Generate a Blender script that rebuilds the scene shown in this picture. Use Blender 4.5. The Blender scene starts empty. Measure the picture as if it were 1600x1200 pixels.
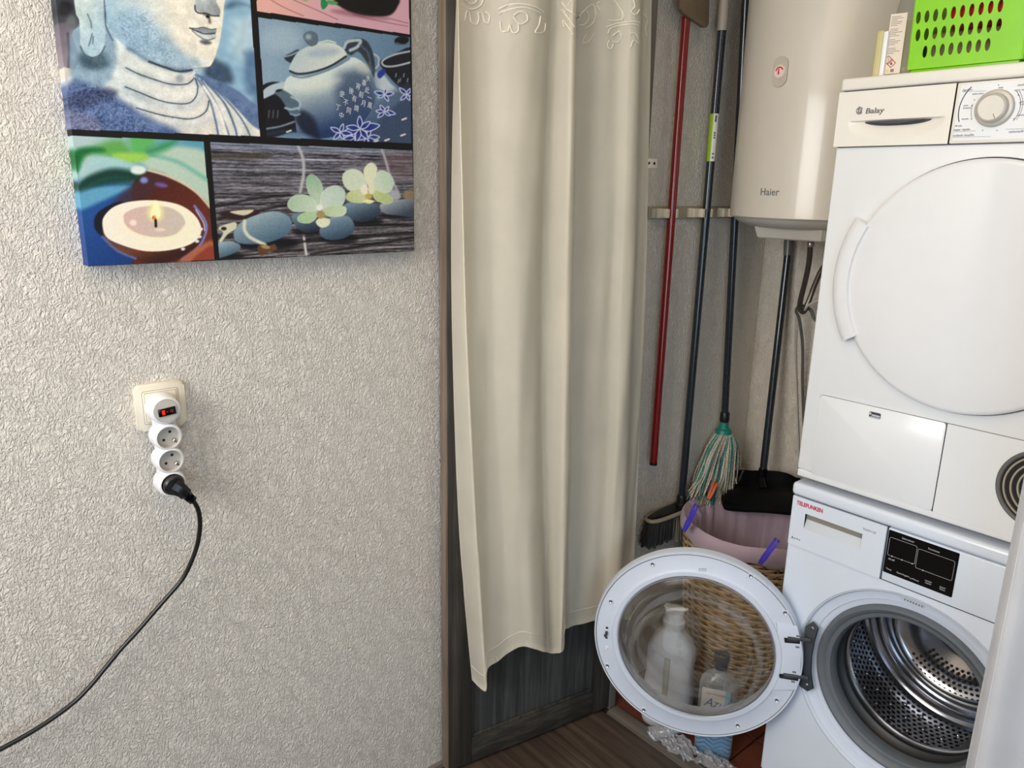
import bpy, bmesh, math, random
import numpy as np
from mathutils import Vector, Matrix
random.seed(7); np.random.seed(7)
PI = math.pi
sc = bpy.context.scene
# ------------------------------------------------------------------ camera
F = 1175.9; YAW = .8649; PITCH = .2562; ROLL = .0190
CX, CZ = 1.2418, 1.4753
YM = 1.5018          # plane of the machine fronts
XM = .4582           # left edge of the machines
XW = -.135           # picture wall
XN = -.06            # left wall of the niche
YB = 2.13            # back wall of the niche
_d = np.array([-math.sin(YAW)*math.cos(PITCH), math.cos(YAW)*math.cos(PITCH), -math.sin(PITCH)])
_r = np.array([math.cos(YAW), math.sin(YAW), 0.]); _u = np.cross(_r, _d)
RR = math.cos(ROLL)*_r + math.sin(ROLL)*_u; UU = -math.sin(ROLL)*_r + math.cos(ROLL)*_u; DD = _d
CAM = np.array([CX, 0., CZ])
def ray(x, y): return DD + (x-800)/F*RR - (y-600)/F*UU
def onX(x, y, X): v = ray(x, y); return Vector(CAM + v*(X-CX)/v[0])
def onY(x, y, Y): v = ray(x, y); return Vector(CAM + v*Y/v[1])
def onZ(x, y, Z): v = ray(x, y); return Vector(CAM + v*(Z-CZ)/v[2])
def onP(x, y, p0, n):
    v = ray(x, y); p0 = np.array(p0); n = np.array(n)
    return Vector(CAM + v*((p0-CAM) @ n)/(v @ n))
cam = bpy.data.cameras.new('camera'); cam.sensor_width = 36; cam.lens = F*36/1600; cam.clip_start = .02
co = bpy.data.objects.new('camera', cam); sc.collection.objects.link(co)
co.matrix_world = Matrix(((RR[0], UU[0], -DD[0], CX), (RR[1], UU[1], -DD[1], 0), (RR[2], UU[2], -DD[2], CZ), (0, 0, 0, 1)))
sc.camera = co
# ------------------------------------------------------------------ light
w = bpy.data.worlds.new('world'); sc.world = w; w.use_nodes = True
w.node_tree.nodes['Background'].inputs[0].default_value = (.75, .86, 1, 1)
w.node_tree.nodes['Background'].inputs[1].default_value = .5
def area(name, loc, target, sx, sy, power, col):
    l = bpy.data.lights.new(name, 'AREA'); l.shape = 'RECTANGLE'; l.size = sx; l.size_y = sy; l.energy = power; l.color = col
    o = bpy.data.objects.new(name, l); sc.collection.objects.link(o); o.location = loc
    o.rotation_euler = (Vector(target)-Vector(loc)).to_track_quat('-Z', 'Z').to_euler()
    return o
area('window_daylight', (.75, -1.33, 1.83), (.75, 3, 1.78), 1.2, 1.0, 34, (1, .98, .95))
area('cool_side_fill', (2.5, -.6, 1.0), (-.2, 1.5, .7), 1.1, 1.4, 16, (.58, .78, 1))  # added cool fill for the machines, not a known balcony door
area('warm_top_fill', (.95, .25, 2.42), (.95, .25, 0), .9, .9, 5.5, (1, .76, .5))  # added warm fill from above, no such lamp is known
sc.view_settings.view_transform = 'Standard'; sc.view_settings.look = 'None'
sc.view_settings.exposure = 0.30; sc.view_settings.gamma = 1.0; sc.view_settings.use_curve_mapping = False
sc.cycles.max_bounces = 10; sc.cycles.transparent_max_bounces = 12; sc.cycles.caustics_reflective = False
# ------------------------------------------------------------------ materials
def lin(c):
    c = [v/255. for v in c]
    return tuple((v/12.92 if v <= .04045 else ((v+.055)/1.055)**2.4) for v in c)
MATS = {}
class NT:
    def __init__(s, name):
        s.m = bpy.data.materials.new(name); s.m.use_nodes = True; s.t = s.m.node_tree
        s.b = s.t.nodes['Principled BSDF']; s.out = s.t.nodes['Material Output']
    def n(s, typ, **k):
        nd = s.t.nodes.new(typ)
        for a, v in k.items():
            if a in nd.inputs: nd.inputs[a].default_value = v
            else: setattr(nd, a, v)
        return nd
    def l(s, a, b): s.t.links.new(a, b)
    def math(s, op, a, b=None, c=None):
        nd = s.t.nodes.new('ShaderNodeMath'); nd.operation = op
        for i, v in enumerate((a, b, c)):
            if v is None: continue
            if isinstance(v, (int, float)): nd.inputs[i].default_value = v
            else: s.l(v, nd.inputs[i])
        return nd.outputs[0]
    def coord(s, kind='Object', scale=(1, 1, 1), rot=(0, 0, 0)):
        tc = s.n('ShaderNodeTexCoord'); mp = s.n('ShaderNodeMapping')
        mp.inputs['Scale'].default_value = scale; mp.inputs['Rotation'].default_value = rot
        s.l(tc.outputs[kind], mp.inputs[0]); return mp.outputs[0]
    def noise(s, vec, scale, detail=3, rough=.5, dist=0):
        nd = s.n('ShaderNodeTexNoise'); nd.inputs['Scale'].default_value = scale; nd.inputs['Detail'].default_value = detail
        nd.inputs['Roughness'].default_value = rough; nd.inputs['Distortion'].default_value = dist
        s.l(vec, nd.inputs['Vector']); return nd.outputs['Fac']
    def ramp(s, fac, stops):
        nd = s.n('ShaderNodeValToRGB'); e = nd.color_ramp.elements
        while len(e) < len(stops): e.new(.5)
        for q, (p, c) in zip(e, stops):
            q.position = p; q.color = (*c, 1)
        s.l(fac, nd.inputs[0]); return nd.outputs[0]
    def bump(s, h, strength, dist):
        nd = s.n('ShaderNodeBump'); nd.inputs['Strength'].default_value = strength; nd.inputs['Distance'].default_value = dist
        s.l(h, nd.inputs['Height']); s.l(nd.outputs[0], s.b.inputs['Normal']); return nd
def simple(name, rgb, rough=.5, metal=0, var=.04, scale=30, bump=0, coat=0, spec=None, emit=None, sheen=0):
    k = NT(name); b = k.b; c = lin(rgb)
    v = k.coord(); f = k.noise(v, scale, 3)
    c0 = tuple(x*(1-var) for x in c); c1 = tuple(min(1, x*(1+var)) for x in c)
    k.l(k.ramp(f, [(.3, c0), (.7, c1)]), b.inputs['Base Color'])
    b.inputs['Roughness'].default_value = rough; b.inputs['Metallic'].default_value = metal
    if coat: b.inputs['Coat Weight'].default_value = coat; b.inputs['Coat Roughness'].default_value = .08
    if spec is not None: b.inputs['Specular IOR Level'].default_value = spec
    if bump: k.bump(k.noise(v, scale*6, 2), bump, .001)
    if emit: b.inputs['Emission Color'].default_value = (*lin(rgb), 1); b.inputs['Emission Strength'].default_value = emit
    if sheen: b.inputs['Sheen Weight'].default_value = sheen
    MATS[name] = k.m; return k.m
def stucco(name, rgb, sc_=1., strength=.8):
    k = NT(name); v = k.coord('Object')
    wn = k.n('ShaderNodeTexNoise'); wn.inputs['Scale'].default_value = 26*sc_; wn.inputs['Detail'].default_value = 2
    k.l(v, wn.inputs['Vector'])
    sub = k.n('ShaderNodeVectorMath', operation='SUBTRACT'); k.l(wn.outputs['Color'], sub.inputs[0]); sub.inputs[1].default_value = (.5, .5, .5)
    scl = k.n('ShaderNodeVectorMath', operation='SCALE'); k.l(sub.outputs[0], scl.inputs[0]); scl.inputs['Scale'].default_value = .03/sc_
    add = k.n('ShaderNodeVectorMath', operation='ADD'); k.l(v, add.inputs[0]); k.l(scl.outputs[0], add.inputs[1])
    mp = k.n('ShaderNodeMapping'); mp.inputs['Scale'].default_value = (1, 1, .58); k.l(add.outputs[0], mp.inputs[0])
    a = k.noise(mp.outputs[0], 150*sc_, 2, .5, .3)
    rid = k.math('ABSOLUTE', k.math('SUBTRACT', a, .5)); rid = k.math('SUBTRACT', 1, k.math('MULTIPLY', rid, 8)); rid = k.math('MAXIMUM', rid, 0)
    b2 = k.noise(mp.outputs[0], 235*sc_, 3, .62, .5)
    h = k.math('ADD', k.math('MULTIPLY', rid, .3), k.math('MULTIPLY', b2, 1.25))
    k.bump(h, strength, .0042)
    c = lin(rgb); f = k.noise(v, 3, 3)
    k.l(k.ramp(f, [(.3, tuple(x*.97 for x in c)), (.7, c)]), k.b.inputs['Base Color'])
    k.b.inputs['Roughness'].default_value = .8; k.b.inputs['Specular IOR Level'].default_value = .25
    MATS[name] = k.m; return k.m
stucco('stucco', (230, 224, 215), 1, 1.0)
stucco('stucco_fine', (232, 224, 211), .9, 1.0)
def wood(name, c0, c1, c2, axis='Z', rough=.55, gs=1., bump=.3):
    k = NT(name); s = [60*gs]*3; s['XYZ'.index(axis)] = 2.2*gs
    v = k.coord('Object', tuple(s)); f = k.noise(v, 1., 5, .65, .5)
    v2 = k.coord('Object', (4, 4, 4)); g = k.noise(v2, 1.2, 3, .5, .3)
    mix = k.math('ADD', k.math('MULTIPLY', f, .72), k.math('MULTIPLY', g, .28))
    k.l(k.ramp(mix, [(.34, lin(c0)), (.5, lin(c1)), (.68, lin(c2))]), k.b.inputs['Base Color'])
    k.b.inputs['Roughness'].default_value = rough; k.bump(f, bump, .001)
    MATS[name] = k.m; return k.m
wood('door_wood', (34, 32, 30), (58, 55, 51), (88, 84, 78), 'Z', .5)
wood('door_rail_wood', (34, 32, 29), (54, 51, 46), (80, 76, 70), 'Y', .5)
wood('door_panel_wood', (36, 37, 38), (58, 60, 60), (88, 90, 89), 'Z', .5)
wood('door_edge_wood', (92, 78, 66), (124, 108, 94), (150, 134, 118), 'Z', .55)
wood('jamb_wood', (92, 87, 80), (108, 103, 96), (124, 118, 110), 'Z', .6)
wood('floor_wood', (56, 46, 40), (80, 67, 58), (104, 89, 78), 'X', .5, .9)
wood('strip_wood', (84, 76, 68), (112, 103, 94), (136, 126, 114), 'X', .5)
simple('white_enamel', (218, 226, 238), .22, var=.008, coat=.3)
simple('dryer_enamel', (228, 230, 232), .25, var=.008, coat=.25)
simple('door_gloss', (226, 227, 229), .07, var=.008, coat=.6)
simple('fascia', (230, 226, 216), .35, var=.01)
simple('ring_plastic', (212, 220, 234), .38, var=.01)
simple('grey_rubber', (98, 104, 110), .5, var=.05)
simple('dark_rubber', (30, 32, 35), .45, var=.05)
simple('dark_grey_plastic', (62, 66, 72), .45, var=.05)
simple('black_gloss', (8, 8, 10), .12, var=.05)
simple('black_plastic', (16, 17, 20), .35, var=.08)
simple('black_gap', (22, 22, 24), .8, var=.05)
simple('dim_line', (120, 122, 126), .6, var=.02)
simple('print_dark', (64, 64, 70), .6, var=.02)
simple('print_grey', (112, 108, 108), .5, var=.02)
simple('print_light', (190, 194, 200), .5, var=.02)
simple('print_red', (196, 26, 62), .5, var=.02)
simple('chrome', (200, 198, 195), .18, 1, var=.03)
simple('knob_silver', (196, 191, 182), .42, .3, var=.02)
simple('recess_silver', (196, 202, 210), .4, .1, var=.02)
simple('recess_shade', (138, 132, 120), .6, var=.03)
simple('heater_enamel', (206, 198, 185), .3, var=.006, coat=.35)
simple('heater_cap', (190, 184, 174), .4, var=.01)
simple('heater_pale', (190, 180, 166), .3, var=.01)
simple('indicator_pink', (236, 205, 200), .2, var=.02)
simple('red_paint', (122, 4, 10), .22, var=.08, coat=.5)
simple('slate_paint', (30, 38, 46), .22, var=.06, coat=.4)
simple('cream_plastic', (205, 192, 160), .45, var=.03)
simple('cream_old', (232, 225, 206), .42, var=.02)
simple('clip_cream', (214, 205, 182), .5, var=.04)
simple('rail_beige', (166, 156, 136), .6, var=.05)
simple('taupe_plastic', (108, 92, 72), .5, var=.06)
simple('greige_plastic', (165, 155, 138), .5, var=.04)
simple('bristle_black', (8, 8, 9), .6, var=.2)
simple('bristle_grey', (120, 114, 102), .6, var=.1)
simple('teal_plastic', (22, 128, 112), .4, var=.05)
simple('teal_yarn', (38, 132, 122), .9, var=.45, scale=200, sheen=.3)
simple('white_yarn', (205, 196, 178), .9, var=.4, scale=200, sheen=.3)
simple('pink_yarn', (176, 138, 124), .9, var=.12, scale=200)
simple('orange_plastic', (214, 84, 36), .45, var=.05)
simple('purple_plastic', (74, 60, 190), .35, var=.05)
simple('lilac_cloth', (182, 160, 172), .9, var=.05, scale=12, bump=.2, sheen=.3)
simple('wicker', (188, 160, 122), .55, var=.25, scale=70, bump=.2)
simple('wicker_dark', (120, 88, 54), .6, var=.25, scale=60)
simple('white_plastic', (232, 232, 234), .35, var=.01)
simple('bottle_white', (214, 216, 222), .35, var=.02)
simple('socket_inner', (196, 192, 184), .4, var=.02)
simple('green_plastic', (128, 200, 4), .35, var=.04)
simple('red_cloth', (232, 40, 44), .7, var=.1)
simple('dark_cloth', (40, 44, 50), .9, var=.2)
simple('olive_cloth', (160, 146, 110), .9, var=.1)
simple('braid', (98, 92, 84), .35, .7, var=.15, scale=400)
simple('pipe_grey', (110, 110, 108), .4, .3, var=.05)
simple('cable_black', (10, 10, 12), .4, var=.1)
simple('cable_white', (190, 190, 186), .5, var=.02)
simple('label_green', (150, 190, 30), .4, var=.03)
simple('label_white', (222, 222, 214), .4, var=.02)
simple('label_blue', (150, 200, 222), .4, var=.03)
simple('label_cream', (220, 205, 186), .5, var=.03)
simple('ink_blue', (20, 70, 150), .5, var=.02)
simple('ink_pink', (190, 90, 140), .5, var=.02)
simple('sticker_red', (200, 50, 40), .5, var=.02)
simple('sticker_yellow', (228, 190, 60), .5, var=.02)
simple('switch_red', (230, 30, 20), .3, emit=.9)
simple('switch_mark', (200, 70, 60), .4, var=.01)
simple('mustard', (196, 186, 132), .5, var=.03)
simple('ceiling_paint', (236, 226, 208), .9, var=.01)
simple('wall_paint', (168, 152, 130), .9, var=.02)
simple('terracotta', (116, 60, 42), .6, var=.15, scale=18, bump=.1)
simple('grout', (90, 78, 68), .9, var=.1)
simple('baseboard_paint', (124, 116, 110), .6, var=.05)
simple('frame_white', (236, 236, 234), .4, var=.01)
simple('canvas_lettering', (200, 210, 214), .8, var=.02)
def fabric(name, rgb, transl=.25, bump=.25):
    k = NT(name); c = lin(rgb); v = k.coord('Object')
    f = k.noise(v, 9, 4, .55)
    k.l(k.ramp(f, [(.3, tuple(x*.96 for x in c)), (.7, tuple(min(1, x*1.03) for x in c))]), k.b.inputs['Base Color'])
    k.b.inputs['Roughness'].default_value = .85; k.b.inputs['Specular IOR Level'].default_value = .2; k.b.inputs['Sheen Weight'].default_value = .15
    wv = k.coord('Object', (700, 700, 90)); g = k.noise(wv, 1, 2); wv2 = k.coord('Object', (90, 90, 700)); g2 = k.noise(wv2, 1, 2)
    k.bump(k.math('ADD', g, g2), bump, .0006)
    tr = k.n('ShaderNodeBsdfTranslucent'); tr.inputs[0].default_value = (*c, 1)
    mx = k.n('ShaderNodeMixShader'); mx.inputs[0].default_value = transl
    k.l(k.b.outputs[0], mx.inputs[1]); k.l(tr.outputs[0], mx.inputs[2]); k.l(mx.outputs[0], k.out.inputs[0])
    MATS[name] = k.m
fabric('curtain_cloth', (251, 245, 230), .06); fabric('curtain_white', (246, 246, 248), .12)
fabric('embroidery_thread', (244, 236, 218), .1, .1)
def glass(name, rgb, rough=0., ior=1.45, mixt=.0):
    k = NT(name); g = k.n('ShaderNodeBsdfGlass'); g.inputs['Color'].default_value = (*rgb, 1); g.inputs['Roughness'].default_value = rough; g.inputs['IOR'].default_value = ior
    if mixt:
        t = k.n('ShaderNodeBsdfTransparent'); t.inputs[0].default_value = (*rgb, 1)
        mx = k.n('ShaderNodeMixShader'); mx.inputs[0].default_value = mixt
        k.l(g.outputs[0], mx.inputs[1]); k.l(t.outputs[0], mx.inputs[2]); k.l(mx.outputs[0], k.out.inputs[0])
    else: k.l(g.outputs[0], k.out.inputs[0])
    MATS[name] = k.m
glass('bowl_glass', (.97, .97, .96), 0, 1.5, .8)
glass('clear_plastic', (.96, .97, .99), .05, 1.2, .7)
def film(name, rgb, tfac):
    k = NT(name); t = k.n('ShaderNodeBsdfTransparent'); t.inputs[0].default_value = (*rgb, 1)
    g = k.n('ShaderNodeBsdfGlossy'); g.inputs['Roughness'].default_value = .25; g.inputs[0].default_value = (.8, .82, .85, 1)
    d = k.n('ShaderNodeBsdfDiffuse'); d.inputs[0].default_value = (.85, .87, .9, 1)
    m1 = k.n('ShaderNodeMixShader'); m1.inputs[0].default_value = .65; k.l(g.outputs[0], m1.inputs[1]); k.l(d.outputs[0], m1.inputs[2])
    lw = k.n('ShaderNodeLayerWeight'); lw.inputs[0].default_value = .45
    fc = k.math('ADD', k.math('MULTIPLY', lw.outputs['Facing'], .6), tfac)
    m2 = k.n('ShaderNodeMixShader'); k.l(fc, m2.inputs[0]); k.l(t.outputs[0], m2.inputs[1]); k.l(m1.outputs[0], m2.inputs[2])
    k.l(m2.outputs[0], k.out.inputs[0]); MATS[name] = k.m
film('bottle_clear', (.88, .93, .96), .2)
film('plastic_film', (.96, .97, .98), .26)
k = NT('blue_liquid'); k.b.inputs['Base Color'].default_value = (*lin((70, 160, 210)), 1); k.b.inputs['Roughness'].default_value = .12
k.b.inputs['Transmission Weight'].default_value = .35
vv = k.coord('Object'); k.l(k.ramp(k.noise(vv, 20, 2), [(.3, lin((60, 150, 205))), (.7, lin((90, 176, 220)))]), k.b.inputs['Base Color']); MATS['blue_liquid'] = k.m
k = NT('yellow_glass'); k.b.inputs['Transmission Weight'].default_value = .55; k.b.inputs['Roughness'].default_value = .15
vv = k.coord('Object'); k.l(k.ramp(k.noise(vv, 20, 2), [(.3, lin((200, 192, 165))), (.7, lin((216, 208, 182)))]), k.b.inputs['Base Color']); MATS['yellow_glass'] = k.m
# drum steel: embossed lattice of small holes on uv
def drum_mat(name, fu, fv, rad):
    k = NT(name); tc = k.n('ShaderNodeTexCoord'); sp = k.n('ShaderNodeSeparateXYZ'); k.l(tc.outputs['UV'], sp.inputs[0])
    u = k.math('MULTIPLY', sp.outputs[0], fu); v = k.math('MULTIPLY', sp.outputs[1], fv)
    row = k.math('FLOOR', v); off = k.math('MULTIPLY', k.math('MODULO', row, 2), .5)
    du = k.math('SUBTRACT', k.math('FRACT', k.math('ADD', u, off)), .5); dv = k.math('SUBTRACT', k.math('FRACT', v), .5)
    d = k.math('SQRT', k.math('ADD', k.math('MULTIPLY', du, du), k.math('MULTIPLY', dv, dv)))
    m = k.n('ShaderNodeMapRange'); m.inputs[1].default_value = rad-.08; m.inputs[2].default_value = rad+.08; k.l(d, m.inputs[0])
    k.l(k.ramp(m.outputs[0], [(0, (.01, .01, .012)), (1, (.46, .47, .50))]), k.b.inputs['Base Color'])
    k.b.inputs['Metallic'].default_value = .95; k.b.inputs['Roughness'].default_value = .2
    k.bump(m.outputs[0], .6, .002); MATS[name] = k.m
drum_mat('drum_steel', 104, 25, .29)
simple('steel', (190, 192, 198), .16, .95, var=.05)
k = NT('canvas_print'); at = k.n('ShaderNodeAttribute'); at.attribute_name = 'print'; k.l(at.outputs['Color'], k.b.inputs['Base Color'])
k.b.inputs['Roughness'].default_value = .6; k.b.inputs['Specular IOR Level'].default_value = .35
vv = k.coord('Object', (1100, 1100, 1100)); k.bump(k.noise(vv, 1, 1), .12, .0005); MATS['canvas_print'] = k.m
# ------------------------------------------------------------------ object helpers
COL = sc.collection
def root_loc(p):
    v = Vector((0, 0, 0))
    while p is not None: v = v + p.location; p = p.parent
    return v
def NB(): return bmesh.new()
def O(name, bm, mat, par=None, smooth=True, ang=35, kind=None, label=None, origin=None):
    """link bm (world coordinates) as one mesh object"""
    off = root_loc(par) if par else (Vector(origin) if origin is not None else Vector((0, 0, 0)))
    if off.length: bmesh.ops.translate(bm, verts=bm.verts, vec=-off)
    bmesh.ops.recalc_face_normals(bm, faces=bm.faces[:]) if len(bm.faces) < 60000 else None
    if smooth:
        th = math.radians(ang)
        for f in bm.faces: f.smooth = True
        for e in bm.edges:
            if len(e.link_faces) == 2 and e.calc_face_angle(0) > th: e.smooth = False
    me = bpy.data.meshes.new(name); bm.to_mesh(me); bm.free()
    me.materials.append(MATS[mat])
    o = bpy.data.objects.new(name, me); COL.objects.link(o)
    if par: o.parent = par
    else: o.location = off
    if kind: o['kind'] = kind
    if label: o['label'] = label
    return o
def thing(name, label, cat, loc, group=None):
    o = bpy.data.objects.new(name, None); COL.objects.link(o); o.location = loc; o.empty_display_size = .05
    o['label'] = label; o['category'] = cat
    if group: o['group'] = group
    return o
def tag(o, label, cat, group=None):
    o['label'] = label; o['category'] = cat
    if group: o['group'] = group
    return o
def box(bm, x0, x1, y0, y1, z0, z1, bev=0, seg=2, M=None):
    vs = [bm.verts.new(v) for v in ((x0, y0, z0), (x1, y0, z0), (x1, y1, z0), (x0, y1, z0), (x0, y0, z1), (x1, y0, z1), (x1, y1, z1), (x0, y1, z1))]
    fs = [bm.faces.new([vs[i] for i in q]) for q in ((3, 2, 1, 0), (4, 5, 6, 7), (0, 1, 5, 4), (1, 2, 6, 5), (2, 3, 7, 6), (3, 0, 4, 7))]
    out = vs
    if bev:
        es = list({e for f in fs for e in f.edges})
        r = bmesh.ops.bevel(bm, geom=es, offset=bev, segments=seg, affect='EDGES', profile=.5)
        out = list({v for f in r['faces'] for v in f.verts} | {v for v in vs if v.is_valid})
    if M is not None: bmesh.ops.transform(bm, matrix=M, verts=[v for v in out if v.is_valid])
    return bm
def tube(bm, pts, r, n=10, cap=True, flat=None):
    P = [Vector(p) for p in pts]; m = len(P)
    R_ = r if isinstance(r, (list, tuple)) else [r]*m
    T = [(P[min(i+1, m-1)]-P[max(i-1, 0)]).normalized() for i in range(m)]
    a = Vector((0, 0, 1)) if abs(T[0].z) < .9 else Vector((1, 0, 0))
    N = (a-T[0]*a.dot(T[0])).normalized(); rings = []
    for i in range(m):
        N = (N-T[i]*N.dot(T[i])).normalized(); B = T[i].cross(N)
        rings.append([bm.verts.new(P[i]+(N*math.cos(2*PI*j/n)+B*math.sin(2*PI*j/n)*(flat or 1))*R_[i]) for j in range(n)])
    for i in range(m-1):
        for j in range(n): bm.faces.new((rings[i][j], rings[i][(j+1) % n], rings[i+1][(j+1) % n], rings[i+1][j]))
    if cap: bm.faces.new(rings[0][::-1]); bm.faces.new(rings[-1])
    return bm
def lathe(bm, prof, M, n=64, uv=False, cap0=False, cap1=False, sx=1., sy=1.):
    rings = []
    for (r, h) in prof: rings.append([bm.verts.new(M @ Vector((r*math.cos(2*PI*j/n)*sx, r*math.sin(2*PI*j/n)*sy, h))) for j in range(n)])
    L = bm.loops.layers.uv.verify() if uv else None
    acc = [0.]
    for a, b in zip(prof, prof[1:]): acc.append(acc[-1]+math.hypot(a[0]-b[0], a[1]-b[1]))
    for i in range(len(prof)-1):
        for j in range(n):
            f = bm.faces.new((rings[i][j], rings[i][(j+1) % n], rings[i+1][(j+1) % n], rings[i+1][j]))
            if uv:
                for lp, (a, b) in zip(f.loops, ((j, i), (j+1, i), (j+1, i+1), (j, i+1))): lp[L].uv = (a/n, acc[b]/.34)
    if cap0: bm.faces.new(rings[0][::-1])
    if cap1: bm.faces.new(rings[-1])
    return bm
def prism(bm, poly, h0, h1, M=None, bev=0):
    M = M or Matrix.Identity(4)
    a = [bm.verts.new(M @ Vector((x, y, h0))) for x, y in poly]; b = [bm.verts.new(M @ Vector((x, y, h1))) for x, y in poly]
    fs = [bm.faces.new(a[::-1]), bm.faces.new(b)]
    for i in range(len(poly)): fs.append(bm.faces.new((a[i], a[(i+1) % len(poly)], b[(i+1) % len(poly)], b[i])))
    if bev:
        es = list({e for f in fs[:2] for e in f.edges}); bmesh.ops.bevel(bm, geom=es, offset=bev, segments=2, affect='EDGES', profile=.5)
    return bm
def sphere(bm, c, r, M=None, n=12, sz=1.):
    Mx = Matrix.Translation(Vector(c)) @ (M or Matrix.Identity(4)) @ Matrix.Diagonal((r, r, r*sz, 1))
    bmesh.ops.create_uvsphere(bm, u_segments=n, v_segments=max(6, n//2+2), radius=1, matrix=Mx); return bm
def rrect(x0, x1, y0, y1, r, n=5):
    out = []
    for cx, cy, a0 in ((x1-r, y1-r, 0), (x0+r, y1-r, 90), (x0+r, y0+r, 180), (x1-r, y0+r, 270)):
        for i in range(n+1): a = math.radians(a0+90*i/n); out.append((cx+r*math.cos(a), cy+r*math.sin(a)))
    return out
def rect_hole(bm, x0, x1, z0, z1, cx, cz, ra, rb, M, n=64, depth=0):
    """plate in local xy with an elliptic hole; depth > 0 adds the hole's wall and a second face"""
    hole, rim = [], []
    ang = sorted([2*PI*j/n for j in range(n)] + [math.atan2(b-cz, a-cx) % (2*PI) for a in (x0, x1) for b in (z0, z1)])
    for t in ang:
        c, s = math.cos(t), math.sin(t); hole.append((cx+ra*c, cz+rb*s))
        k_ = min(((x1-cx)/c if c > 1e-9 else (x0-cx)/c if c < -1e-9 else 1e9), ((z1-cz)/s if s > 1e-9 else (z0-cz)/s if s < -1e-9 else 1e9)); rim.append((cx+k_*c, cz+k_*s))
    m = len(ang)
    def layer(h): return [bm.verts.new(M @ Vector((*p, h))) for p in hole], [bm.verts.new(M @ Vector((*p, h))) for p in rim]
    A, B = layer(0)
    for i in range(m): bm.faces.new((A[i], B[i], B[(i+1) % m], A[(i+1) % m]))
    if depth:
        C, D = layer(-depth)
        for i in range(m):
            bm.faces.new((C[i], C[(i+1) % m], D[(i+1) % m], D[i])); bm.faces.new((A[i], A[(i+1) % m], C[(i+1) % m], C[i]))
    return bm
def frameY(x, y, z):    # local x -> X, local y -> Z, local z -> -Y (towards the room)
    return Matrix(((1, 0, 0, x), (0, 0, -1, y), (0, 1, 0, z), (0, 0, 0, 1)))
def frameX(x, y, z):    # local x -> Y, local y -> Z, local z -> +X
    return Matrix(((0, 0, 1, x), (1, 0, 0, y), (0, 1, 0, z), (0, 0, 0, 1)))
def frame_axis(p, n, up=(0, 0, 1)):
    n = Vector(n).normalized(); up = Vector(up); x = up.cross(n).normalized(); y = n.cross(x)
    return Matrix(((x.x, y.x, n.x, p[0]), (x.y, y.y, n.y, p[1]), (x.z, y.z, n.z, p[2]), (0, 0, 0, 1)))
def text(body, size, M, mat, par, name='lettering', align='LEFT', depth=.0002, shear=0, sx=1., bold=0, wrap=None):
    cu = bpy.data.curves.new('t', 'FONT'); cu.body = body; cu.size = size; cu.extrude = depth; cu.align_x = align; cu.align_y = 'CENTER'; cu.shear = shear; cu.resolution_u = 3
    if bold: cu.offset = bold
    to = bpy.data.objects.new('t', cu); COL.objects.link(to)
    bpy.context.view_layer.update()
    me = bpy.data.meshes.new_from_object(to.evaluated_get(bpy.context.evaluated_depsgraph_get()))
    bpy.data.objects.remove(to)
    bm = NB(); bm.from_mesh(me); bpy.data.meshes.remove(me)
    if sx != 1: bmesh.ops.scale(bm, vec=(sx, 1, 1), verts=bm.verts)
    if wrap: wrap(bm)
    bmesh.ops.transform(bm, matrix=M, verts=bm.verts)
    return O(name, bm, mat, par, smooth=False)
def strokes(lines, r, mat, par, name, M=None):
    bm = NB()
    for l in lines: tube(bm, [(M @ Vector(p)) if M else p for p in l], r, 5)
    return O(name, bm, mat, par)
def dup(o, par, loc):
    c = o.copy(); c.parent = par; c.location = loc; COL.objects.link(c); return c
def crom(P, n=8, closed=False):
    P = [np.array(p, float) for p in P]; m = len(P); out = []
    for i in range(m if closed else m-1):
        if closed: a, b, c, d = P[(i-1) % m], P[i], P[(i+1) % m], P[(i+2) % m]
        else: a, b, c, d = P[max(i-1, 0)], P[i], P[i+1], P[min(i+2, m-1)]
        for j in range(n):
            t = j/n; out.append(.5*((2*b)+(c-a)*t+(2*a-5*b+4*c-d)*t*t+(3*b-a-3*c+d)*t**3))
    if not closed: out.append(P[-1])
    return out
# ------------------------------------------------------------------ the room
ZC = 2.5; XR = 2.6; YR = -1.4; XNR = 1.22
def struct(name, bm, mat, smooth=False, origin=None): 
    o = O(name, bm, mat, smooth=smooth, origin=origin); o['kind'] = 'structure'; return o
struct('wall_left', box(NB(), XW-.14, XW, YR-.1, 1.50, 0, ZC), 'stucco')
struct('wall_niche_left', box(NB(), XN-.14, XN, 1.50, YB+.1, 0, ZC), 'stucco_fine')
struct('wall_back', box(NB(), XN, XNR+.1, YB, YB+.1, 0, ZC), 'stucco_fine')
struct('wall_niche_right', box(NB(), XNR, XNR+.1, 1.455, YB, 0, ZC), 'stucco_fine')
struct('wall_front_right', box(NB(), XNR, XR+.1, 1.40, 1.455, 0, ZC), 'wall_paint')
bm = NB(); box(bm, XR, XR+.1, YR, -1.3, 0, ZC); box(bm, XR, XR+.1, .1, 1.4, 0, ZC); box(bm, XR, XR+.1, -1.3, .1, 2.1, ZC); box(bm, XR, XR+.1, -1.3, .1, 0, .2); struct('wall_right', bm, 'wall_paint')
bm = NB(); box(bm, XW, .1, YR-.1, YR, 0, ZC); box(bm, 1.4, XR+.1, YR-.1, YR, 0, ZC); box(bm, .1, 1.4, YR-.1, YR, 0, 1.3); box(bm, .1, 1.4, YR-.1, YR, 2.35, ZC); struct('wall_behind', bm, 'wall_paint')
struct('ceiling', box(NB(), XW-.14, XR+.1, YR-.1, YB+.1, ZC, ZC+.1), 'ceiling_paint')
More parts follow.
